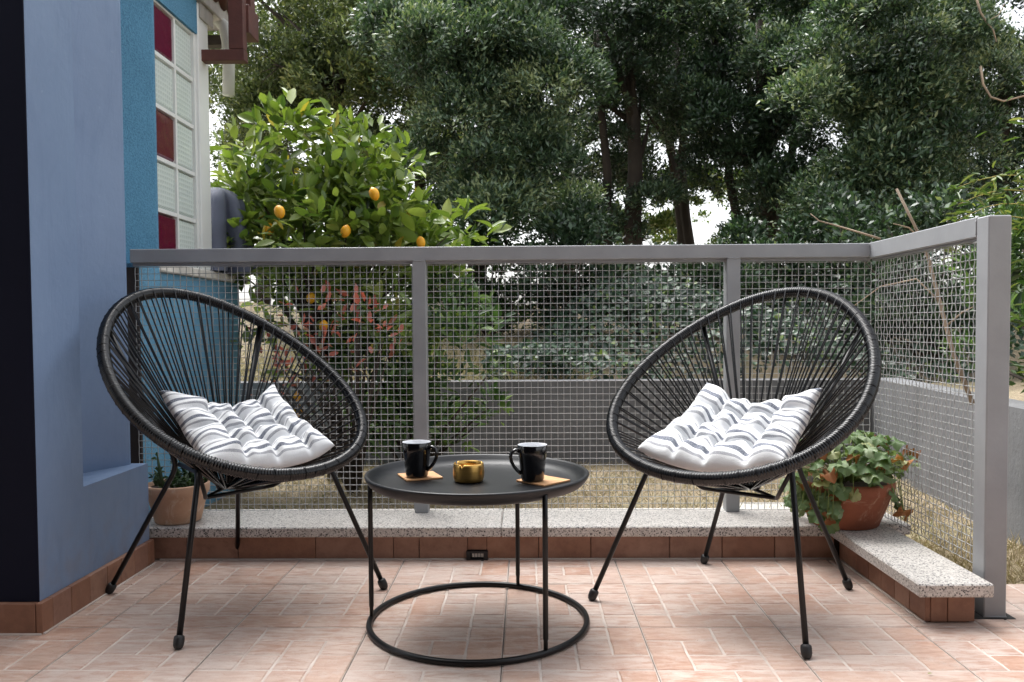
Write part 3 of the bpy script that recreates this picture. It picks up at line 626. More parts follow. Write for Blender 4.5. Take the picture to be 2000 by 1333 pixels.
def cushion(loc, th, p, corners, label, seed):
    """square tufted pad settled into the cone of cords; corners (back-, back+, front+, front-) as (u, v)"""
    n = 120; a, b = np.meshgrid(np.linspace(0, 1, n), np.linspace(0, 1, n), indexing='ij')   # a across, b back to front
    bl, brr, frr, fl = [np.array(c) for c in corners]
    uv = ((1-a)*(1-b))[..., None]*bl + (a*(1-b))[..., None]*brr + (a*b)[..., None]*frr + ((1-a)*b)[..., None]*fl
    sa, sb = 4*a*(1-a), 4*b*(1-b)
    uv[..., 0] += .030*sa*(1-b)**2 + .024*sa*b**2; uv[..., 1] += .010*np.sign(a-.5)*(-sb)*np.abs(2*a-1)**2
    uv += .004*np.sin(9*np.stack([b*1.7 + seed, a*1.3 + 2*seed], -1))
    tq = np.linspace(0, 2*PI, 721)[:-1]; Q = rim_pt(p, tq); dq = Q[:, :2] - APEX[:2]; ang = np.arctan2(dq[:, 1], dq[:, 0]); o_ = np.argsort(ang); ang = ang[o_]; rq = np.hypot(dq[:, 0], dq[:, 1])[o_]; zq = Q[o_, 2]
    def cone(u, v):
        e0, e1 = u - APEX[0], v - APEX[1]; A_ = np.arctan2(e1, e0); rr2 = np.interp(A_, ang, rq, period=2*PI); zz = np.interp(A_, ang, zq, period=2*PI)
        s = np.hypot(e0, e1)/rr2; s = np.sqrt(s*s + .10**2) - .03; return APEX[2] + s*(zz - APEX[2])
    zc = .502*(1-b)*(1-2*b) + 4*.434*b*(1-b) + .384*b*(2*b-1); ze = .574*(1-b)*(1-2*b) + 4*.470*b*(1-b) + .418*b*(2*b-1)
    k_ = np.abs(2*a-1)**2.1; base = np.stack([uv[..., 0], uv[..., 1], np.maximum(zc*(1-k_) + ze*k_, cone(uv[..., 0], uv[..., 1]) + .004)], -1)
    for _ in range(10):
        z = base[..., 2]; zz = z.copy(); zz[1:-1, 1:-1] = (z[:-2, 1:-1] + z[2:, 1:-1] + z[1:-1, :-2] + z[1:-1, 2:])/4; base[..., 2] = .3*z + .7*zz
    N = nrm(np.cross(np.gradient(base, axis=0), np.gradient(base, axis=1))); N *= np.sign(N[..., 2:3])
    ed = (np.clip(1 - np.abs(2*a-1)**7, 0, 1)*np.clip(1 - np.abs(2*b-1)**7, 0, 1))**.5
    h = np.full(a.shape, .058)
    K = 4
    line = lambda x_: np.exp(-((np.abs(x_*K - np.round(x_*K)))/.13)**2) * ((np.round(x_*K) > 0) & (np.round(x_*K) < K))
    h -= .021*np.maximum(line(a), line(b))
    da, db = a*K - np.round(a*K), b*K - np.round(b*K); isb = (np.round(a*K) > 0) & (np.round(a*K) < K) & (np.round(b*K) > 0) & (np.round(b*K) < K)
    h -= .030*np.exp(-(da**2 + db**2)/.05)*isb
    near_edge = ((np.round(a*K) > 0) & (np.round(a*K) < K) & (np.minimum(b, 1-b) < .09)) | ((np.round(b*K) > 0) & (np.round(b*K) < K) & (np.minimum(a, 1-a) < .09))
    h *= 1 + .14*np.sin(5.1*a*K + seed)*np.sin(4.3*b*K + 2*seed); h += .0018*np.sin(38*a + 9*np.sin(6*b + seed))*np.sin(21*b + seed)
    top = base + N*(h*ed)[..., None]; bot = base - N*(.012*ed)[..., None]
    V = np.concatenate([top.reshape(-1, 3), bot.reshape(-1, 3)]); i, j = np.meshgrid(np.arange(n-1), np.arange(n-1), indexing='ij'); q0 = (i*n + j).reshape(-1)
    F1 = np.stack([q0, q0+n, q0+n+1, q0+1], -1); F2 = F1[:, ::-1] + n*n
    rim_i = np.r_[np.arange(n)*n, (n-1)*n + np.arange(1, n), (np.arange(n-2, -1, -1))*n + n-1, np.arange(n-2, 0, -1)]
    F3 = np.stack([rim_i, np.roll(rim_i, -1), np.roll(rim_i, -1) + n*n, rim_i + n*n], -1)
    F = np.concatenate([F1, F2, F3]); me = npmesh('seat_cushion', V, F, smooth=True)
    uvl = me.uv_layers.new(name='UVMap'); U = np.stack([a.reshape(-1), b.reshape(-1)], -1); U = np.concatenate([U, U]); uvl.data.foreach_set('uv', U[F.ravel()].astype(np.float32).ravel())
    o = obj('seat_cushion', me, MT['cushion']); o.location = (loc[0], loc[1], 0); o.rotation_euler = (0, 0, th)
    return tag(o, label, 'cushion', 'striped seat cushions')
CH = [((-.8128, 2.2286), -.6779, (.4203, .3266, -.1631, .0287, .5973, -.0121, .6151), [(.2906,.2820),(.2434,-.2988),(-.3154,.1951),(-.2817,-.2218)]),
      ((.5858, 2.1903), 4.0320, (.4161, .3282, -.1788, .0287, .5859, -.0130, .6098), [(.2883,.2775),(.2707,-.3071),(-.2514,.1971),(-.2244,-.2263)])]
chair(*CH[0], 'black woven-cord lounge chair standing against the blue pillar')
chair(*CH[1], 'black woven-cord lounge chair standing before the red geranium pot')
cushion(CH[0][0], CH[0][1], CH[0][2], [(-.115,-.150),(-.090,.195),(.235,.170),(.215,-.205)], 'blue-striped white tufted cushion in the chair by the blue pillar', 1)
cushion(CH[1][0], CH[1][1], CH[1][2], [(-.120,-.165),(-.095,.180),(.215,.205),(.235,-.185)], 'blue-striped white tufted cushion in the chair by the geranium', 2)

# ================================================================ TABLE AND TABLEWARE
TC = (-.124, 2.0166); tb = empty('coffee_table', (TC[0], TC[1], 0)); tag(tb, 'round black metal tray table between the two chairs', 'table')
ro = .2787
prof = [(0, .3545), (.225, .3545), (.240, .3555), (.252, .3600), (.262, .3690), (.268, .3775), (.2715, .3802), (.2755, .3806), (.2785, .3790), (.2790, .3765), (.2765, .3700), (.270, .3600), (.2605, .3520), (.248, .3480), (.225, .3465), (0, .3465)]
MB().lathe(prof, 96).build('tray_top', MT['table'], tb)
MB().tube([(.272*math.cos(a), .272*math.sin(a), .0075) for a in np.linspace(0, 2*PI, 96, endpoint=False)], .0075, 10, closed=True).build('base_ring', MT['black'], tb)
for lx, ly in ((-.402, 2.017), (-.024, 2.278), (.039, 1.803)):
    dx, dy = lx - TC[0], ly - TC[1]; k = .2705/math.hypot(dx, dy); dx, dy = dx*k, dy*k
    MB().tube([(dx, dy, .3655), (dx, dy, .30), (dx, dy, .040), (dx, dy, .034), (dx, dy, .010)], [.0062, .0062, .0062, .0050, .0050], 12).build('leg', MT['black'], tb)
ZT = .3548
def mug(x, y, hang, label):
    r = empty('mug', (x, y, ZT + .0048), hang); tag(r, label, 'mug', 'black mugs on the tray table')
    H_ = .090
    pr = [(0, 0), (.022, 0), (.0265, .002), (.0285, .006), (.0315, .035), (.0350, .065), (.0372, H_ - .001), (.0366, H_)]
    MB().lathe(pr, 40).build('body', MT['mug'], r)
    MB().lathe([(.0366, H_), (.0352, H_ - .0012), (.0335, .065), (.0300, .035), (.0262, .008), (0, .006)], 40).build('lining', MT['mug_in'], r)
    P = [(.0345, 0, .076), (.044, 0, .079), (.053, 0, .074), (.0565, 0, .063), (.054, 0, .050), (.047, 0, .037), (.039, 0, .027), (.0305, 0, .020)]
    V = []
    mb = MB(); mb.tube(P, [.0055, .0045, .0042, .0042, .0042, .0042, .0045, .0055], 10); mb.v = [(a, b*1.5, c) for a, b, c in mb.v]; mb.build('handle', MT['mug'], r); return r
def coaster(cs, label):
    c = np.mean(cs, axis=0); o = MB(); s = .048
    o.box((-s, -s, 0), (s, s, .0045), 0, .0008); q = o.build('coaster', MT['wood']); q.location = (c[0], c[1], ZT + .0002)
    e = np.array(cs[1]) - np.array(cs[0]); q.rotation_euler = (0, 0, math.atan2(e[1], e[0])); return tag(q, label, 'coaster', 'wooden coasters on the tray table')
coaster([(-.338, 2.105), (-.252, 2.141), (-.213, 2.055), (-.303, 2.008)], 'square pale wooden coaster under the mug nearer the pillar')
coaster([(-.033, 1.997), (.048, 2.078), (.098, 2.025), (.05, 1.944)], 'square wooden coaster under the mug nearer the geranium')
mug(-.281, 2.055, math.radians(-18), 'tapered black mug with its handle towards the ashtray and the geranium')
mug(.014, 1.998, math.radians(196), 'tapered black mug with its handle towards the ashtray and the pillar')
def ashtray():
    n = 64; notch = [math.radians(a) for a in (248, 150, 20)]; rows_ = []
    prof_o = [(.0, 0), (.032, 0), (.0365, .003), (.0385, .010), (.0395, .020), (.0393, .030), (.0384, .039), (.0372, .0465)]
    prof_i = [(.0352, .0465), (.0352, .038), (.034, .025), (.032, .012), (.024, .008), (0, .008)]
    V = []
    for (r_, z_) in prof_o + prof_i:
        for j in range(n):
            a = 2*PI*j/n; zz = z_
            if z_ > .034:
                dd = min(abs((a - q + PI) % (2*PI) - PI) for q in notch); zz = min(z_, .0365 + max(0, (dd - .05))*.35)
            V.append((r_*math.cos(a), r_*math.sin(a), zz))
    k = len(prof_o + prof_i); F = [(i*n+j, i*n+(j+1) % n, (i+1)*n+(j+1) % n, (i+1)*n+j) for i in range(k-1) for j in range(n)]
    mb = MB(); mb.add(V, F, 0, True); o = mb.build('ashtray', MT['brass']); o.location = (-.146, 2.018, ZT + .0003); return tag(o, 'small brushed brass ashtray with notched rim', 'ashtray')
ashtray()

# ================================================================ POTTED PLANTS
def lobed_leaf(name, size, mat, wav=.2, lobes=7, seed=0):
    rr_ = random.Random(seed); n = 28; V = [(0, 0, 0)]; 
    for ring in (.5, 1.0):
        for j in range(n):
            a = -PI*.9 + 1.8*PI*j/(n-1); r_ = size*ring*(.78 + .16*abs(math.cos(a*lobes/2)) + .06*math.cos(a))*(1 if ring < 1 else 1 + .07*math.sin(j*2.6))
            z = ring**2*size*(wav*math.sin(a*3 + seed) + .18*math.sin(a*5 + 2*seed)*ring - .22*ring)
            V.append((r_*math.cos(a), r_*math.sin(a), z))
    F = [(0, 1+j, 2+j) for j in range(n-1)] + [(1+j, 1+n+j, 2+n+j, 2+j) for j in range(n-1)]
    mb = MB(); mb.add(V, F, 0, True, rr_.uniform(.02, .98)); me = mb.mesh(name); me.materials.append(MT[mat]); return me
gp = empty('geranium_pot', (1.008, 2.580, .1090)); tag(gp, 'red terracotta pot of trailing geranium on the terrazzo corner', 'potted plant', 'potted plants on the low wall')
MB().lathe([(0, 0), (.098, 0), (.104, .004), (.126, .060), (.142, .106), (.148, .110), (.150, .138), (.147, .144), (.141, .144), (.137, .128), (0, .126)], 48).build('pot', MT['pot_r'], gp)
MB().lathe([(0, .139), (.06, .138), (.127, .132)], 24).build('soil', MT['soil'], gp)
rg = random.Random(11)
LM = [lobed_leaf('leaf', .032, 'geran', .2, 7, s_) for s_ in range(9)]; DM = [lobed_leaf('leaf', .026, 'dryleaf', .7, 5, 20+s_) for s_ in range(3)]
stems = MB()
for i in range(146):
    a = rg.uniform(0, 2*PI); trail = rg.random()
    a = rg.choice([a, rg.uniform(-2.9, -.2)])
    r_ = rg.uniform(.03, .20); h_ = .262 - .36*max(0, r_ - .08) + rg.uniform(-.06, .04)
    if trail < .20: r_ = rg.uniform(.156, .182); h_ = rg.uniform(.05, .15)
    if 100 < i <= 128: a = rg.uniform(-2.95, -2.0); r_ = rg.uniform(.15, .215); h_ = rg.uniform(.03, .19)
    if i > 128: a = rg.uniform(-1.5, -.1); r_ = rg.uniform(.12, .20); h_ = rg.uniform(.13, .25)
    if h_ < .15 and r_ < .158: r_ = .162
    px_, py_ = r_*math.cos(a), r_*math.sin(a)
    if py_ > .135: continue
    dry = rg.random() < .12
    s_ = obj('leaf', rg.choice(DM if dry else LM), MT['geran'], gp, (px_, py_, h_))
    if dry: s_['label'] = 'withered brown leaf'
    tilt = rg.uniform(.1, .7) if h_ > .15 else rg.uniform(.9, 1.5)
    s_.rotation_euler = (rg.uniform(-.4, .4), tilt, a + rg.uniform(-.6, .6)); k = rg.uniform(.65, 1.15); s_.scale = (k, k, k)
    b_ = Vector((px_*.25, py_*.25, .135)); e_ = Vector((px_, py_, h_ - .002)); m_ = b_.lerp(e_, .55) + Vector((0, 0, .035 if h_ < .15 else .012))
    if h_ < .15: m_ = Vector((px_*.9, py_*.9, .185))
    stems.tube([b_, b_.lerp(m_, .5) + Vector((0, 0, .01)), m_, m_.lerp(e_, .6), e_], .0011, 5)
stems.build('stems', MT['stemgreen'], gp)['kind'] = 'stuff'
sp = empty('succulent_pot', (-1.150, 2.632, .1090)); tag(sp, 'pale terracotta pot of dark succulent beside the pillar ledge', 'potted plant', 'potted plants on the low wall')
MB().lathe([(0, 0), (.066, 0), (.072, .004), (.083, .05), (.093, .092), (.098, .096), (.1005, .122), (.098, .126), (.093, .126), (.089, .112), (0, .110)], 48).build('pot', MT['pot_l'], sp)
MB().lathe([(0, .118), (.05, .119), (.09, .113)], 24).build('soil', MT['soil'], sp)
rg = random.Random(4)
for i in range(34):
    a = rg.uniform(0, 2*PI); r_ = .085*math.sqrt(rg.random()); hh = rg.uniform(.02, .06) if i > 4 else rg.uniform(.08, .13); b_ = Vector((r_*math.cos(a), r_*math.sin(a), .113)); d_ = Vector((rg.uniform(-.3, .3), rg.uniform(-.3, .3), 1)).normalized()
    mb = MB(); mb.tube([b_, b_ + d_*hh*.5, b_ + d_*hh + Vector((rg.uniform(-.015, .015), rg.uniform(-.015, .015), 0))], [.005, .006, .002], 6, val=rg.uniform(.05, .5)); mb.build('stem', MT['shrub'], sp)
    n = 14; t_ = np.array([rg.random() for _ in range(n)])[:, None]; P = np.array(b_)[None] + np.array(d_)[None]*hh*t_; D = sph(n)*[1, 1, .5] + [0, 0, .35]
    lf = leaf_mesh('leaf_tuft', P, D, sph(n) + [0, 0, 1], .018, .008, R.random(n)*.5, LEAF6); o = obj('leaf_tuft', lf, MT['shrub'], sp); o['kind'] = 'stuff'

# ================================================================ TREES AND SHRUBS
def crown_leaves(clumps, n, L, W, outward, up, spread=1.0, holes=(), fill=.5):
    """clumps: (m,4) centre+radius; leaves grow on short sprays round each clump; returns also a tone per leaf (random per clump, lit outer shell painted paler)"""
    m = len(clumps); wts = clumps[:, 3]**2.2; idx = R.choice(m, n, p=wts/wts.sum()); c = clumps[idx]
    d = sph(n); low = d[:, 2] < -.15; d[:, 2] = np.where(low & (R.random(n) < .75), -d[:, 2], d[:, 2]); d = nrm(d)
    # sprays: leaves gather along twigs that leave the clump in a limited set of directions
    tw = sph(m*26).reshape(m, 26, 3); tw[:, :, 2] = np.abs(tw[:, :, 2])*1.0 - .25*(R.random((m, 26)) < .3); pick = tw[idx, R.integers(0, 26, n)]
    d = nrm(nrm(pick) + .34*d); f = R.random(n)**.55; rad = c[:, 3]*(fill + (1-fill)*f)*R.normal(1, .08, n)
    P = c[:, :3] + d*rad[:, None]*[spread, spread, .9] + R.normal(0, .012, (n, 3))
    keep = np.ones(n, bool)
    for (hx, hy, hz, rx, ry, rz) in holes: keep &= (((P - [hx, hy, hz])/[rx, ry, rz])**2).sum(1) > 1 + .35*R.normal(size=n)
    P, d, f, idx = P[keep], d[keep], f[keep], idx[keep]; k = len(P)
    D = nrm(d*outward + sph(k)*.75 + [0, 0, .2]); U = nrm(sph(k)*.8 + d*.6 + [0, 0, up])
    cs = R.uniform(.78, 1.22, m)[idx]; s = R.uniform(.65, 1.25, k)*cs; tone = R.normal(0, .17, m)[idx] + 0.42*(f - .55); crown_leaves.tone = tone  # outer leaves lighter, inner darker: lit tops and shaded depths put into leaf colour
    return P, D, U, L*s, W*s*R.uniform(.8, 1.2, k)
def blob_clumps(blobs, m, rmin, rmax):
    out = []; vol = np.array([b[3]*b[4]*b[5] for b in blobs]); 
    for i in R.choice(len(blobs), m, p=vol**.8/(vol**.8).sum()):
        b = blobs[i]; d = sph(1)[0]; r_ = R.random()**.22; out.append((b[0] + d[0]*b[3]*r_, b[1] + d[1]*b[4]*r_, b[2] + d[2]*b[5]*r_, R.uniform(rmin, rmax)))
    return np.array(out)
def tree(base, trunk, blobs, nclump, nleaf, L, W, mat, name, label, holes=(), tone=0.0, stems2=(), rc=(.20, .46), tr=.09, seed=0, group='evergreen trees beyond the yard wall'):
    rr_ = random.Random(seed); root = empty(name, base); tag(root, label, 'tree', group); B = Vector(base)
    cl = blob_clumps(blobs, nclump, *rc); P, D, U, l_, w_ = crown_leaves(cl, nleaf, L, W, .7, .75, holes=holes)
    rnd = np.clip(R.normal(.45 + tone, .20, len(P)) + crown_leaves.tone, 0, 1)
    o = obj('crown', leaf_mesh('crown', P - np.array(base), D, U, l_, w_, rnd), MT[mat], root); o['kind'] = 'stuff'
    mb = MB(); tp = [Vector(q) - B for q in trunk]; k = len(tp); mb.tube(tp, [tr*(1 - .7*i/(k-1)) for i in range(k)], 9)
    for c in cl[::max(1, nclump//12)]:
        q = Vector(c[:3]) - B; s0 = tp[rr_.randrange(max(1, k//2), k)]; 
        if q.z < s0.z - .05: continue
        mid = s0.lerp(q, .5) + Vector((rr_.uniform(-.1, .1), rr_.uniform(-.1, .1), rr_.uniform(0, .15)))
        mb.tube([s0, mid, q], [tr*.32, tr*.2, .006], 6)
        for _ in range(3): mb.tube([q.lerp(mid, rr_.random()*.5), q + Vector((rr_.uniform(-1, 1), rr_.uniform(-1, 1), rr_.uniform(-.6, 1)))*c[3]*.9], [.006, .002], 4)
    for st in stems2: mb.tube([Vector(q) - B for q in st], [tr*.5*(1 - .5*i/(len(st)-1)) for i in range(len(st))], 8)
    mb.build('trunk', MT['bark'], root); return root
def pt(px, py, Y):
    """point seen at photo pixel (px, py) at distance Y, used once to read positions off the photograph"""
    d = _r*((px - 1000)/CAM_F) - _u*((py - 691.98)/CAM_F) + _f; return Vector((0, 0, CAM_H)) + d*(Y/d.y)
def blob(px, py, Y, rx, ry, rz): v = pt(px, py, Y); return (v.x, v.y, v.z, rx, ry, rz)
def trunkline(px0, py0, px1, py1, Y, z0=.9):
    a, b = pt(px0, py0, Y), pt(px1, py1, Y); base = a + (b - a)*((z0 - a.z)/(b.z - a.z)); n = 7
    return [tuple(base.lerp(b, i/(n-1)) + Vector((.03*math.sin(i*1.7 + px0), .03*math.cos(i*2.1), 0))) for i in range(n)]
h1 = pt(1190, 290, 8.5); HOLE = [(h1.x, h1.y, h1.z, .34, 4.0, .20)]
h2 = pt(1290, 245, 8.5); HOLE.append((h2.x, h2.y, h2.z, .20, 3.0, .28))
h3 = pt(1240, 330, 8.5); HOLE.append((h3.x, h3.y, h3.z, .26, 3.0, .16))
h4 = pt(700, 215, 8.5); HOLE.append((h4.x, h4.y, h4.z, .2, 3.0, .14))
h5 = pt(1440, 60, 9.0); HOLE.append((h5.x, h5.y, h5.z, .16, 3.0, .25))
h6 = pt(1350, 430, 9.0); HOLE.append((h6.x, h6.y, h6.z, .38, 4.0, .15))
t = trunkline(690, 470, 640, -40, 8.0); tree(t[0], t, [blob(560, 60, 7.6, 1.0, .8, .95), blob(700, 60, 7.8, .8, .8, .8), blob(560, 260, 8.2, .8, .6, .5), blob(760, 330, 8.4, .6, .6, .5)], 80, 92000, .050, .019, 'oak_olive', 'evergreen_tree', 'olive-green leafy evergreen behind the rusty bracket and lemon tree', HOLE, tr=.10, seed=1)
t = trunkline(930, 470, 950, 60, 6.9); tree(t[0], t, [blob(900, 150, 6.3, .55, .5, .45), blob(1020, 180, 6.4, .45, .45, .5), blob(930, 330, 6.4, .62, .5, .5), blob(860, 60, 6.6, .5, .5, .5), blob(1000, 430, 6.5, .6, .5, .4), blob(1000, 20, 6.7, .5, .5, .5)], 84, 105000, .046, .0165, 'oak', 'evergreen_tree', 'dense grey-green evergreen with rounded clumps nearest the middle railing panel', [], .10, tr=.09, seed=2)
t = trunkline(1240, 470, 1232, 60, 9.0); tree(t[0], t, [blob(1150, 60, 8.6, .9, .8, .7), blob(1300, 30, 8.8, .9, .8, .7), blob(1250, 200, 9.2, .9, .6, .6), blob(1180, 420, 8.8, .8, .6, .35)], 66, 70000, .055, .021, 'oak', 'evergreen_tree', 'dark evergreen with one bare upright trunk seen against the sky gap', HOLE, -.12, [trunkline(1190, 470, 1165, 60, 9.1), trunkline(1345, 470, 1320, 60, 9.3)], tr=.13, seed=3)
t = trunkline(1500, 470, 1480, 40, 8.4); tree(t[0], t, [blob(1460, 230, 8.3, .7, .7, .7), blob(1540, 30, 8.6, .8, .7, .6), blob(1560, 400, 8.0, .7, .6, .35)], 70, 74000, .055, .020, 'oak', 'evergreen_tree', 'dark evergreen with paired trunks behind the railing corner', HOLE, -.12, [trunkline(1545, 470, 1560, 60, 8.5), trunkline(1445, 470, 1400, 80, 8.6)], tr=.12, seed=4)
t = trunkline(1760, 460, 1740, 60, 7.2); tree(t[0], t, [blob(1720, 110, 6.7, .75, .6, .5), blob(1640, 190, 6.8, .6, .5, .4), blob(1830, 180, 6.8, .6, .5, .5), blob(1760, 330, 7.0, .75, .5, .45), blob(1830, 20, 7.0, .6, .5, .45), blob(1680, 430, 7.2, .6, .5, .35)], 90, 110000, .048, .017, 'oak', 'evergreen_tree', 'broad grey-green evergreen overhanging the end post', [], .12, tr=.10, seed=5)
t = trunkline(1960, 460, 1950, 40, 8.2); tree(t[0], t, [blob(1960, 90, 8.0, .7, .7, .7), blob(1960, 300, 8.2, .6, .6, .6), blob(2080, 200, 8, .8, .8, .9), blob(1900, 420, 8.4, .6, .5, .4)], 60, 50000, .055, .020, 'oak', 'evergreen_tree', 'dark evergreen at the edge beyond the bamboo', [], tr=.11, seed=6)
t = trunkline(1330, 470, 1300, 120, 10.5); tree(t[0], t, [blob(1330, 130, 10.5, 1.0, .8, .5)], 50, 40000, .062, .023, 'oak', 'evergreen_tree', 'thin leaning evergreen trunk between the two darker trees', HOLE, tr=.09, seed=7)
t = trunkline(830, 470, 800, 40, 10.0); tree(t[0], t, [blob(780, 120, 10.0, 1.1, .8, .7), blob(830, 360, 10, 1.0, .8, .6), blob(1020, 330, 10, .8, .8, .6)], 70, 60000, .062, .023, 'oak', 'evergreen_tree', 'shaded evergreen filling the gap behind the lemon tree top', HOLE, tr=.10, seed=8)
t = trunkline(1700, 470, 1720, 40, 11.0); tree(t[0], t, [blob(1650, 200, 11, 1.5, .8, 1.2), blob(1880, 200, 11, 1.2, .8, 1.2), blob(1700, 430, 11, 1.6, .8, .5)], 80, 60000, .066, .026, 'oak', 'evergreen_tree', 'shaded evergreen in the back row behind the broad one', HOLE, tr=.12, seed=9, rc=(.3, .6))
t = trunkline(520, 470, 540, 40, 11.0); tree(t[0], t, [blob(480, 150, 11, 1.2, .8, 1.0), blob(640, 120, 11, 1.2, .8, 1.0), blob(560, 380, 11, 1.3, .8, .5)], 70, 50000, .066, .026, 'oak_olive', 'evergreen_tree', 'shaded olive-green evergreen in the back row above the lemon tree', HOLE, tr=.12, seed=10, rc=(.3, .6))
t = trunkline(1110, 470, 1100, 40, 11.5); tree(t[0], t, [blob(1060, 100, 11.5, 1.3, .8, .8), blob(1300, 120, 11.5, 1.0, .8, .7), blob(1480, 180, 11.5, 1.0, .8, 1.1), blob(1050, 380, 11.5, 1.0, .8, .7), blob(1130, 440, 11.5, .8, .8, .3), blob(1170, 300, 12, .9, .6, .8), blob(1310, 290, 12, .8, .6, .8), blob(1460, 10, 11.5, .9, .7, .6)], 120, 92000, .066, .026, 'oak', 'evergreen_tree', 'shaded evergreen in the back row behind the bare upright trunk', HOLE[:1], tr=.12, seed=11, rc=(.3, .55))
def shrub(name, base, blobs, nclump, n, L, W, mat, label, cat='shrub', tpl=LEAF6, rc=(.08, .16), group=None, nst=14, fill=.35, rmean=.45):
    root = empty(name, base); tag(root, label, cat, group); b = np.array(base); cl = blob_clumps(blobs, nclump, *rc); P, D, U, l_, w_ = crown_leaves(cl, n, L, W, .8, .7, fill=fill)
    o = obj('foliage', leaf_mesh('foliage', P - b, D, U, l_, w_, np.clip(R.normal(rmean, .27, len(P)), 0, 1), tpl), MT[mat], root); o['kind'] = 'stuff'
    mb = MB()
    for c in cl[::max(1, nclump//nst)]:
        q = Vector(c[:3] - b); mb.tube([(0, 0, -.05), (q.x*.4, q.y*.4, q.z*.5), q], [.014, .009, .003], 6)
    mb.build('stems', MT['bark'], root); return root
gh = 'dark understorey shrubs behind the retaining wall'
for (px_, py_, Y_, rx_, rz_, lab) in ((1120, 540, 6.3, .55, .45, 'dark leafy shrub behind the middle of the railing'), (1290, 575, 6.6, .6, .36, 'dark leafy shrub under the bare upright trunk'), (1500, 560, 6.2, .6, .42, 'dark leafy shrub seen through the chair beside the geranium'), (1640, 520, 6.0, .5, .5, 'dark leafy shrub behind the railing corner'), (1830, 560, 5.2, .6, .5, 'dark leafy shrub behind the leaning dry stick'), (960, 560, 6.6, .5, .45, 'dark leafy shrub above the dry grass bank'), (720, 560, 6.2, .8, .55, 'dark leafy shrub behind the lemon tree')):
    v = pt(px_, py_, Y_); shrub('shrub', (v.x, v.y, .5), [(v.x, v.y, v.z, rx_, .45, rz_)], 40, 6500, .05, .024, 'shrub' if px_ in (960, 720) else 'oak', lab, group=gh, rc=(.10, .22), tpl=DIAMOND, rmean=.4)
for (px_, py_, Y_, lab) in ((1370, 430, 13, 'distant lit thicket glimpsed between the trunks'), (620, 470, 12, 'distant lit thicket behind the lemon tree')):
    v = pt(px_, py_, Y_); shrub('thicket', (v.x, v.y, .8), [(v.x, v.y, v.z, 2.2, .6, .7)], 70, 15000, .09, .04, 'bamboo', lab, group='distant thickets', rc=(.15, .3), tpl=DIAMOND)
shrub('shrub', (2.15, 3.2, .40), [(2.05, 2.9, .85, .22, .35, .40), (2.2, 3.5, .80, .3, .4, .38), (2.0, 2.5, .70, .16, .25, .28)], 46, 4200, .06, .024, 'shrub', 'bushy green shrub around the bamboo canes beyond the side wall', group=gh, rc=(.08, .18), rmean=.5)
# ivy bank and grasses
def ivy():
    n = 13000; X = R.uniform(.0, 3.2, n); X = np.where(R.random(n) < .15, R.uniform(-.25, .3, n), X); Y = 4.66 + 1.5*R.random(n)
    Z = .42 + .52*np.clip((Y - 4.6)/1.0, 0, 1)**.7*np.clip((X + .35)/.9, .12, 1) + .10*np.sin(X*4 + Y*3) + R.uniform(-.10, .05, n)
    P = np.stack([X, Y, np.maximum(Z, .40)], -1); U = nrm(np.stack([R.normal(0, .5, n), -.8 + R.normal(0, .4, n), 1.0 + R.normal(0, .3, n)], -1)); D = nrm(sph(n) + [0, -.5, -.4])
    return leaf_mesh('ivy', P, D, U, R.uniform(.028, .052, n), R.uniform(.026, .046, n), np.clip(R.normal(.5, .26, n), 0, 1), LEAF6)
tag(obj('ivy', ivy(), MT['ivy']), 'blue-green ivy covering the bank above the retaining wall', 'ivy', None, 'stuff')
def blades(n, fx, L, W, rmean):
    P = fx(n); k = len(P); D = nrm(np.stack([R.normal(0, .7, k), R.normal(0, .7, k), np.abs(R.normal(.45, .35, k)) + .1], -1)); return leaf_mesh('grass', P, D, sph(k) + [0, 0, .5], R.uniform(.5, 1.3, k)*L, W, np.clip(R.normal(rmean, .28, k), 0, 1), BLADE)
def lawn(n):
    X = R.uniform(-1.5, 1.95, n); Y = R.uniform(2.82, 4.48, n); k = X < wall_x(Y) - .01; return np.stack([X, Y, np.full(n, -.032)], -1)[k]
tag(obj('grass', blades(16000, lawn, .045, .0035, .40), MT['straw']), 'short dry straw-coloured grass in the yard behind the railing', 'grass', None, 'stuff')
def lawn2(n):
    X = R.uniform(1.24, 1.85, n); Y = R.uniform(2.33, 2.85, n); k = X < wall_x(Y) - .01; return np.stack([X, Y, np.full(n, -.03)], -1)[k]
tag(obj('grass', blades(2600, lawn2, .06, .0035, .3), MT['straw']), 'tangled dry straw past the end post', 'grass', None, 'stuff')
def bankg(n):
    X = R.uniform(-2.2, .35, n); Y = R.uniform(4.64, 6.4, n); Z = .40 + np.clip((Y - 4.7)*.13, 0, .6); return np.stack([X, Y, Z], -1)
tag(obj('grass', blades(9000, bankg, .11, .006, .62), MT['straw']), 'yellow-green rough grass on the bank beside the ivy', 'grass', None, 'stuff')
gr = MB()
# green weeds in front of and behind the railing lemon side
shrub('leafy_shrub', (-.55, 3.95, -.03), [(-.52, 3.9, .60, .34, .28, .38), (-.62, 3.95, .30, .3, .25, .25), (-.28, 3.85, .52, .20, .22, .36)], 46, 2100, .066, .028, 'shrub', 'loose narrow-leaved green shrub growing between the lemon tree and railing post', rmean=.6, fill=.2)
shrub('photinia_shrub', (-.80, 3.75, -.03), [(-.84, 3.46, .72, .20, .08, .18), (-1.0, 3.48, .58, .13, .08, .14), (-.70, 3.46, .62, .12, .08, .14)], 24, 190, .046, .024, 'redleaf', 'bush with coppery red leaves under the lemon tree', rmean=.5, fill=.2)

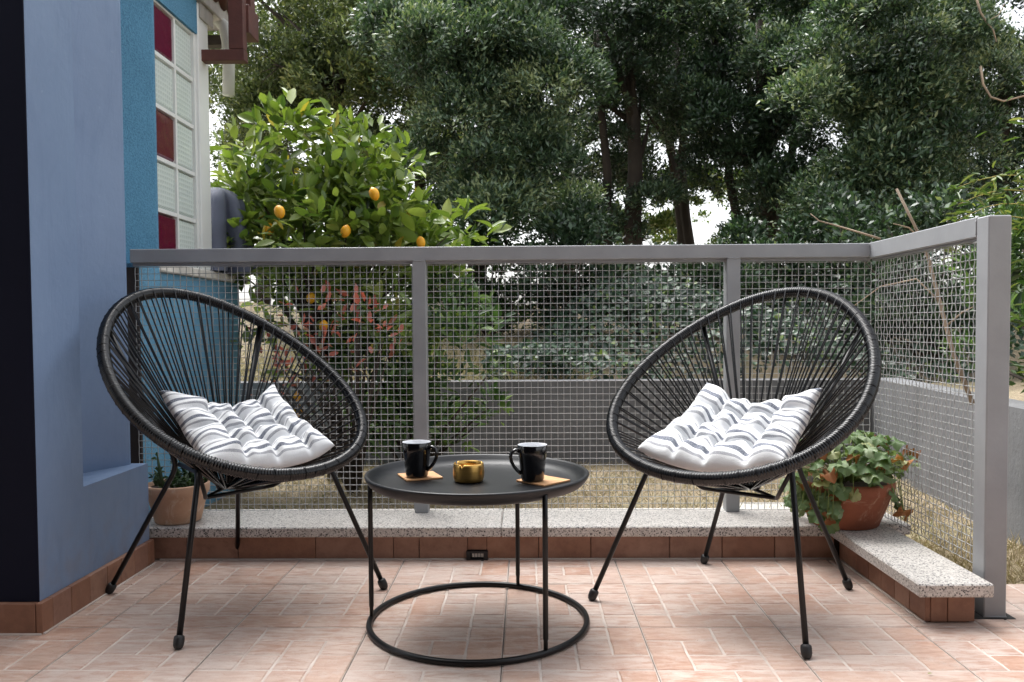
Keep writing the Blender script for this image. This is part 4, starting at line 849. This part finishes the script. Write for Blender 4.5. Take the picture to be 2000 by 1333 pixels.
# lemon tree ------------------------------------------------------
def lemon_tree():
    base = (-.98, 4.05, -.03); b = np.array(base); root = empty('lemon_tree', base); tag(root, 'lemon tree with large glossy yellow-green leaves and ripe fruit', 'tree')
    blobs = [(-.38, 3.86, 1.14, .22, .20, .10), (-.62, 3.9, 1.34, .22, .2, .16), (-1.15, 3.95, 1.50, .34, .30, .28), (-.80, 3.92, 1.36, .34, .30, .30), (-1.30, 3.95, 1.22, .22, .25, .30), (-.52, 3.92, 1.18, .22, .25, .20), (-.86, 3.9, 1.06, .42, .28, .24), (-1.0, 3.95, .70, .38, .25, .28), (-.60, 3.95, .72, .28, .25, .26), (-.42, 3.9, 1.02, .14, .16, .12)]
    cl = blob_clumps(blobs, 190, .06, .19); P, D, U, l_, w_ = crown_leaves(cl, 3500, .086, .041, .9, .9, fill=.15)
    D = nrm(D + [0, 0, -.15]); keep = (P[:, 0] > -1.52); P, D, U, l_, w_ = [q[keep] for q in (P, D, U, l_, w_)]
    rnd = np.clip(R.normal(.52, .22, len(P)), 0, 1)
    vis = (P[:, 2] > .98).astype(float)*2 - (P[:, 1] - 3.6); order = np.argsort(-vis); near, rest = order[:300], order[300:]
    o = obj('foliage', leaf_mesh('foliage', P[rest] - b, D[rest], U[rest], l_[rest], w_[rest], rnd[rest], LEAF6), MT['lemonleaf'], root); o['kind'] = 'stuff'
    # single large leaves: curved blade with a midrib fold, 16 quads
    tv = []; xs_ = [0, .12, .35, .62, .85, 1.0]; ws = [.02, .26, .48, .44, .22, .01]
    for x_, w0 in zip(xs_, ws): tv += [(x_, w0, .05*w0*2 - .16*x_*x_), (x_, 0, -.26*x_*x_), (x_, -w0, .05*w0*2 - .16*x_*x_)]
    LT = (np.array(tv), np.array([(i*3+k, i*3+k+1, i*3+k+4, i*3+k+3) for i in range(5) for k in range(2)]))
    for i in near:
        me = leaf_mesh('leaf', P[i:i+1] - b, D[i:i+1], U[i:i+1], l_[i:i+1], w_[i:i+1]*1.05, rnd[i:i+1], LT); me.polygons.foreach_set('use_smooth', np.ones(10, bool)); obj('leaf', me, MT['lemonleaf'], root)
    mb = MB(); rr_ = random.Random(2); hub = Vector((-.02, -.02, .55)); mb.tube([(0, 0, -.05), (.02, 0, .3), hub], [.035, .03, .026], 9)
    for c in cl[::5]:
        q = Vector(c[:3] - b); s0 = hub + Vector((rr_.uniform(-.05, .05), 0, rr_.uniform(-.1, .05))); m_ = s0.lerp(q, .5) + Vector((rr_.uniform(-.06, .06), rr_.uniform(-.06, .06), rr_.uniform(-.03, .08))); mb.tube([s0, s0.lerp(m_, .6), m_, m_.lerp(q, .5), q], [.013, .010, .007, .005, .002], 6)
    mb.build('trunk', MT['bark'], root)
    fr_ = [(731,379,3.48),(546,414,3.46),(675,452,3.55),(822,474,3.6),(525,447,3.75),(607,582,3.75),(632,637,3.6),(580,775,3.6),(583,803,3.6)]
    prof = [(0, -.040), (.006, -.037), (.014, -.032), (.0235, -.020), (.028, 0), (.0245, .019), (.014, .031), (.005, .037), (0, .040)]
    fm_ = MB().lathe(prof, 18).mesh('lemon'); fm_.materials.append(MT['lemon'])
    for px_, py_, Y_ in fr_:
        v = pt(px_, py_, Y_); f = obj('lemon', fm_, MT['lemon'], root, (v.x - b[0], v.y - b[1], v.z - b[2])); f.rotation_euler = (rr_.uniform(-.4, .4), rr_.uniform(-.4, .4), 0); k_ = rr_.uniform(.72, .86); f.scale = (k_, k_, k_*rr_.uniform(.9, 1.08))
lemon_tree()

# bamboo, dry stick, dead twigs, vines -----------------------------
def bamboo():
    root = empty('bamboo', (2.0, 3.0, .40)); tag(root, 'thin yellow-green bamboo rising behind the end post', 'bamboo'); b = np.array((2.0, 3.0, .40)); rr_ = random.Random(9); PP, DD = [], []
    st = [(1.86, 2.95, .05, 1.0), (1.92, 3.1, -.02, 1.15), (1.98, 2.85, .1, 1.1), (2.05, 3.2, .0, 1.2), (1.82, 2.75, .02, .9), (1.90, 2.6, .05, 1.0), (2.1, 3.0, -.1, 1.2)]
    for (x_, y_, lx, h_) in st:
        P = [Vector((x_ + lx*s_*s_*1.5, y_, .38 + h_*s_)) - Vector(b) for s_ in np.linspace(0, 1, 8)]; MB().tube(P, [.0055 - .0005*i for i in range(8)], 6).build('cane', MT['bamboo2'], root)
        for s_ in P[1:]:
            for _ in range(13): PP.append(s_ + Vector((rr_.uniform(-.10, .10), rr_.uniform(-.10, .10), rr_.uniform(-.07, .07)))); DD.append((rr_.uniform(-1, 1), rr_.uniform(-1, 1), rr_.uniform(-.6, .5)))
    # arching sprays
    for k in range(5):
        a = Vector((1.98, 3.0 + .06*k, 1.22 - .03*k)); e = Vector((1.58 + .05*k, 3.0 + .1*k, 1.24 - .05*k)); P = [a.lerp(e, s_) + Vector((0, 0, .05*math.sin(s_*PI))) - Vector(b) for s_ in np.linspace(0, 1, 7)]
        MB().tube(P, [.0028 - .0003*i for i in range(7)], 5).build('cane', MT['bamboo2'], root)
        for s_ in P:
            for _ in range(7): PP.append(s_ + Vector((rr_.uniform(-.03, .03),)*3)); DD.append((rr_.uniform(-1, .4), rr_.uniform(-1, 1), rr_.uniform(-.5, .4)))
    n = len(PP); o = obj('foliage', leaf_mesh('foliage', np.array([tuple(q) for q in PP]), np.array(DD), sph(n) + [0, 0, 1], R.uniform(.04, .08, n), R.uniform(.008, .013, n), R.random(n)*.9, LEAF6), MT['bamboo'], root); o['kind'] = 'stuff'
MT['bamboo2'] = NB('bamboo_cane').col(srgb(176,160,84)).set(rough=.5).mat
bamboo()
def stick(pts, r0, r1, name, label, cat, mat='twig', side=()):
    P = [pt(*q) for q in pts]; mb = MB(); k = len(P); mb.tube(P, [r0 + (r1-r0)*i/(k-1) for i in range(k)], 7)
    for s_ in side: Q = [pt(*q) for q in s_]; mb.tube(Q, [r0*.45*(1 - .6*i/(len(Q)-1)) for i in range(len(Q))], 5)
    o = mb.build(name, MT[mat]); return tag(o, label, cat)
stick([(1900, 790, 3.0), (1862, 690, 3.02), (1838, 600, 3.03), (1812, 500, 3.05), (1786, 440, 3.06), (1751, 369, 3.08)], .0090, .0045, 'dry_stick', 'bare tan stick leaning behind the right mesh panel', 'stick', side=[[(1800, 470, 3.05), (1775, 445, 3.0), (1745, 437, 2.98)], [(1836, 590, 3.03), (1790, 545, 3.05), (1720, 560, 3.1), (1665, 600, 3.15)], [(1845, 640, 3.03), (1880, 610, 3.0), (1900, 600, 2.98)]])
stick([(1720, 467, 3.2), (1680, 455, 3.22), (1630, 440, 3.25), (1600, 432, 3.25), (1583, 418, 3.25)], .0045, .002, 'dry_twig', 'thin pale twig arching above the back rail by the corner', 'twig')
stick([(1905, -10, 6.2), (1915, 25, 6.2), (1928, 45, 6.2), (1940, 60, 6.2), (1946, 82, 6.2)], .009, .005, 'hanging_vine', 'reddish bare vine hanging in the top corner of the trees', 'vine', side=[[(1928, 42, 6.2), (1950, 30, 6.2), (1962, 8, 6.2)]])
stick([(1915, 130, 6.1), (1920, 165, 6.1), (1935, 190, 6.1), (1960, 198, 6.1), (2010, 185, 6.1)], .009, .006, 'hanging_vine', 'reddish vine looping out of the frame beneath the shorter one', 'vine')
lf = leaf_mesh('fallen_leaf', np.array([pt(1812, 1306, 1.70)])*[1, 1, 0] + [0, 0, .004], np.array([(1., .3, .05)]), np.array([(0, 0, 1.)]), np.array([.012]), np.array([.006]), np.array([.8]), LEAF6)
tag(obj('fallen_leaf', lf, MT['bamboo']), 'tiny green leaf scrap lying on the floor tiles', 'leaf')
